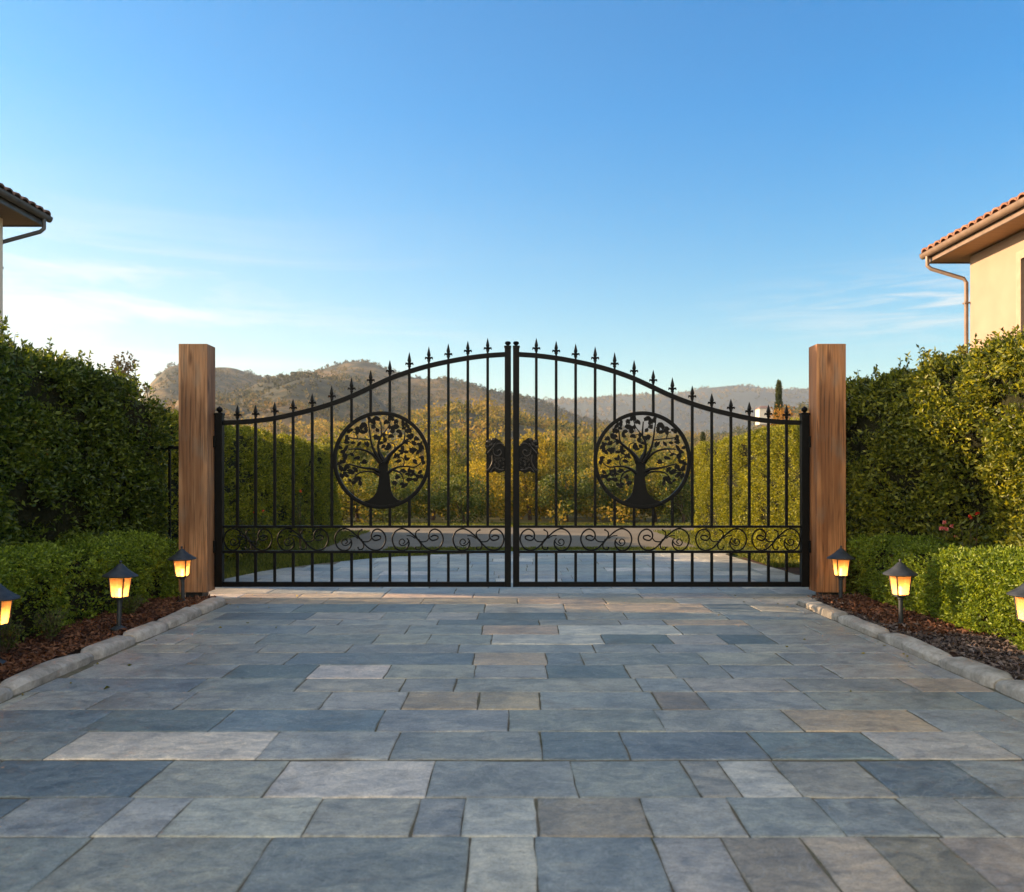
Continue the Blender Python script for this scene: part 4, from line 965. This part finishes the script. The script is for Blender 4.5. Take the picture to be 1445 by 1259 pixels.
# ------------------------------------------------------------------ hills
def interp(pts, x): return np.interp(x, [p[0] for p in pts], [p[1] for p in pts])
def hill(name, ridge_px, Dr, D0, D1, x0, x1, mat, nx, ny, seed, rough, gul, rel=.55):
    rp = [(wx(a, Dr), wz(b, Dr)) for a, b in ridge_px]
    Y, X = np.meshgrid(np.linspace(D0, D1, ny), np.linspace(x0, x1, nx), indexing='ij')
    x, y = X.ravel(), Y.ravel(); H = interp(rp, x)
    t = np.clip((y-D0)/(Dr-D0), 0, 1); back = np.clip((y-Dr)/(D1-Dr), 0, 1)
    prof = t**1.25*(1-back**1.5*.9)
    P = np.stack([x, y, x*0], 1)
    g = fbm(P*np.array([1, .45, 1]), gul, 4, seed)             # spurs and gullies
    z = H*prof + H*rel*g*np.sin(np.pi*np.clip(t,0,1))*(1-back) + rough*fbm(P, gul*7, 3, seed+3)*np.clip(t*3, 0, 1)
    if Dr == 620:                                            # the big hill ends in a shoulder on its left
        q = np.clip((x/y+.51)/.125, 0, 1); z = z*(.12+.88*q*q*(3-2*q))
    P[:,2] = z-.5; idx = np.arange(nx*ny).reshape(ny, nx)
    F = np.stack([idx[:-1,:-1], idx[:-1,1:], idx[1:,1:], idx[1:,:-1]], -1).reshape(-1, 4)
    props(np_mesh(name, P, F, mat, smooth=True), kind='structure')
    return P, idx
HA = [(-900,640),(-200,625),(60,610),(130,575),(175,540),(200,526),(250,516),(310,517),(350,525),(385,535),(405,532),(425,525),(445,522),(470,515),(498,508),(515,508),(535,516),(575,530),(620,538),(650,543),(680,551),(710,556),(740,561),(775,570),(800,580),(840,592),(880,603),(930,618),(990,640),(1060,662),(1200,676)]
PA, _ = hill('hill', HA, 620, 110, 900, -1100, 420, M['hill'], 420, 200, 31, 1.6, .008)
HC = [(300,650),(440,630),(500,616),(560,608),(620,604),(660,590),(700,583),(745,590),(790,610),(840,622),(880,618),(930,616),(1000,620),(1060,606),(1100,582),(1150,572),(1230,575),(1350,590),(1500,600)]
PC, _ = hill('hill', HC, 360, 90, 480, -180, 380, M['hill'], 260, 140, 57, 1.0, .014)
HB = [(600,580),(740,566),(785,563),(830,563),(880,561),(925,559),(955,555),(985,549),(1010,545),(1040,543),(1065,545),(1100,549),(1140,550),(1200,548),(1300,556),(1445,562),(2400,590)]
PB, _ = hill('hill', HB, 1500, 800, 1850, -250, 2200, M['hill_far'], 240, 120, 77, 1.5, .004, .25)
HD = [(-600,600),(500,590),(700,572),(800,570),(900,572),(1000,575),(1300,580),(2600,600)]
hill('hill', HD, 1850, 1600, 1950, -900, 2300, M['hill_far'], 160, 50, 91, 4, .004)
# woodland on the slopes
def woods(name, label, P, n, mat, hmin, hmax, card, per, seed, ymax, cover=0.0, near=None):
    c = P[P[:,1] < ymax]
    if near: c = c[(np.abs(c[:,0]/c[:,1]) < near)]
    q = c[rng.integers(0, len(c), n)]+rng.normal(size=(n,3))*np.array([1.5,2.5,0])
    d = fbm(q*np.array([1,1,0]), .02, 3, seed); keep = d > cover-rng.random(n)*.3; q = q[keep]; n = len(q)
    h = hmin+(hmax-hmin)*rng.random(n)**1.5
    C = np.repeat(q, per, 0); hh = np.repeat(h, per)[:,None]; u = unit(rng.normal(size=(n*per,3)))*rng.random((n*per,1))**.4
    Pp = C+np.array([0,0,.42])*hh+u*hh*np.array([.55,.55,.5])
    V, F = leaf_arrays(Pp, rng.normal(size=(n*per,3))+np.array([0,0,.3]), card*(.6+.8*rng.random(n*per)), .8)
    props(np_mesh(name, V, F, mat), label=label, cat='woodland', kind='stuff')
woods('woodland', 'scrub and trees covering the large hill on the left', PA, 14000, M['hillwood'], 1.0, 3.2, 1.0, 20, 5, 660, -.1, .75)
woods('woodland', 'rust and golden trees covering the low middle hill', PC, 6500, M['wood_near'], 1.2, 4.6, .62, 50, 9, 375, -.25, .6)
woods('woodland', 'dark trees along the blue hill far on the right', PB, 7000, M['hillwood'], 2, 6, 2.6, 14, 15, 1560, -.1, .7)
# valley floor wood between garden trees and hills
k = 1500; Y = 70+90*rng.random(k); X = (rng.random(k)-.5)*2*.5*Y; P0 = np.stack([X, Y, 0*X], 1)
woods('woodland', 'golden valley trees between the garden and the hills', P0, 2600, M['wood_near'], 2.0, 5.0, .36, 60, 19, 999, -.6)
k = 3000; Y = 28+42*rng.random(k)**1.3; X = (rng.random(k)-.5)*2*.42*Y; P0 = np.stack([X, Y, 0*X], 1)
woods('undergrowth', 'tall golden grass and scrub between the garden trees', P0, 2800, M['wood_near'], .6, 1.8, .10, 90, 23, 999, -.9)
# tiny far villa on the right slope
vD = 290; root = empty('far_villa', (wx(1078,vD), vD, wz(583,vD)), label='tiny white villa far away on the right slope, above the clipped hedge', cat='house')
mb = MB(); mb.box(-2.2,2.2,-2.5,2.5,-4,1.4); mb.build('wall', M['stucco_grey'], root)
mb = MB(); mb.add([(-2.5,-2.9,1.4),(2.5,-2.9,1.4),(2.5,2.9,1.4),(-2.5,2.9,1.4),(-1,0,2.5),(1,0,2.5)], [(0,1,5,4),(1,2,5),(2,3,4,5),(3,0,4),(3,2,1,0)]); mb.build('roof', M['tile_dark'], root)

# ------------------------------------------------------------------ haze
HAZE = True
if HAZE:
    m, nt, out = mat_new('haze'); pv = N(nt, 'ShaderNodeVolumePrincipled'); pv.inputs['Color'].default_value = (.72,.82,.96,1); pv.inputs['Density'].default_value = .00024; pv.inputs['Anisotropy'].default_value = .2
    nt.links.new(pv.outputs[0], out.inputs['Volume'])
    mb = MB(); mb.box(-1200, 2400, -320, 2000, -1.2, 185)
    o = mb.build('haze', m); props(o, label='thin pale haze filling the valley air', cat='haze', kind='stuff')
scene.cycles.max_bounces = 8; scene.cycles.transparent_max_bounces = 8; scene.cycles.volume_bounces = 0
scene.cycles.use_adaptive_sampling = True
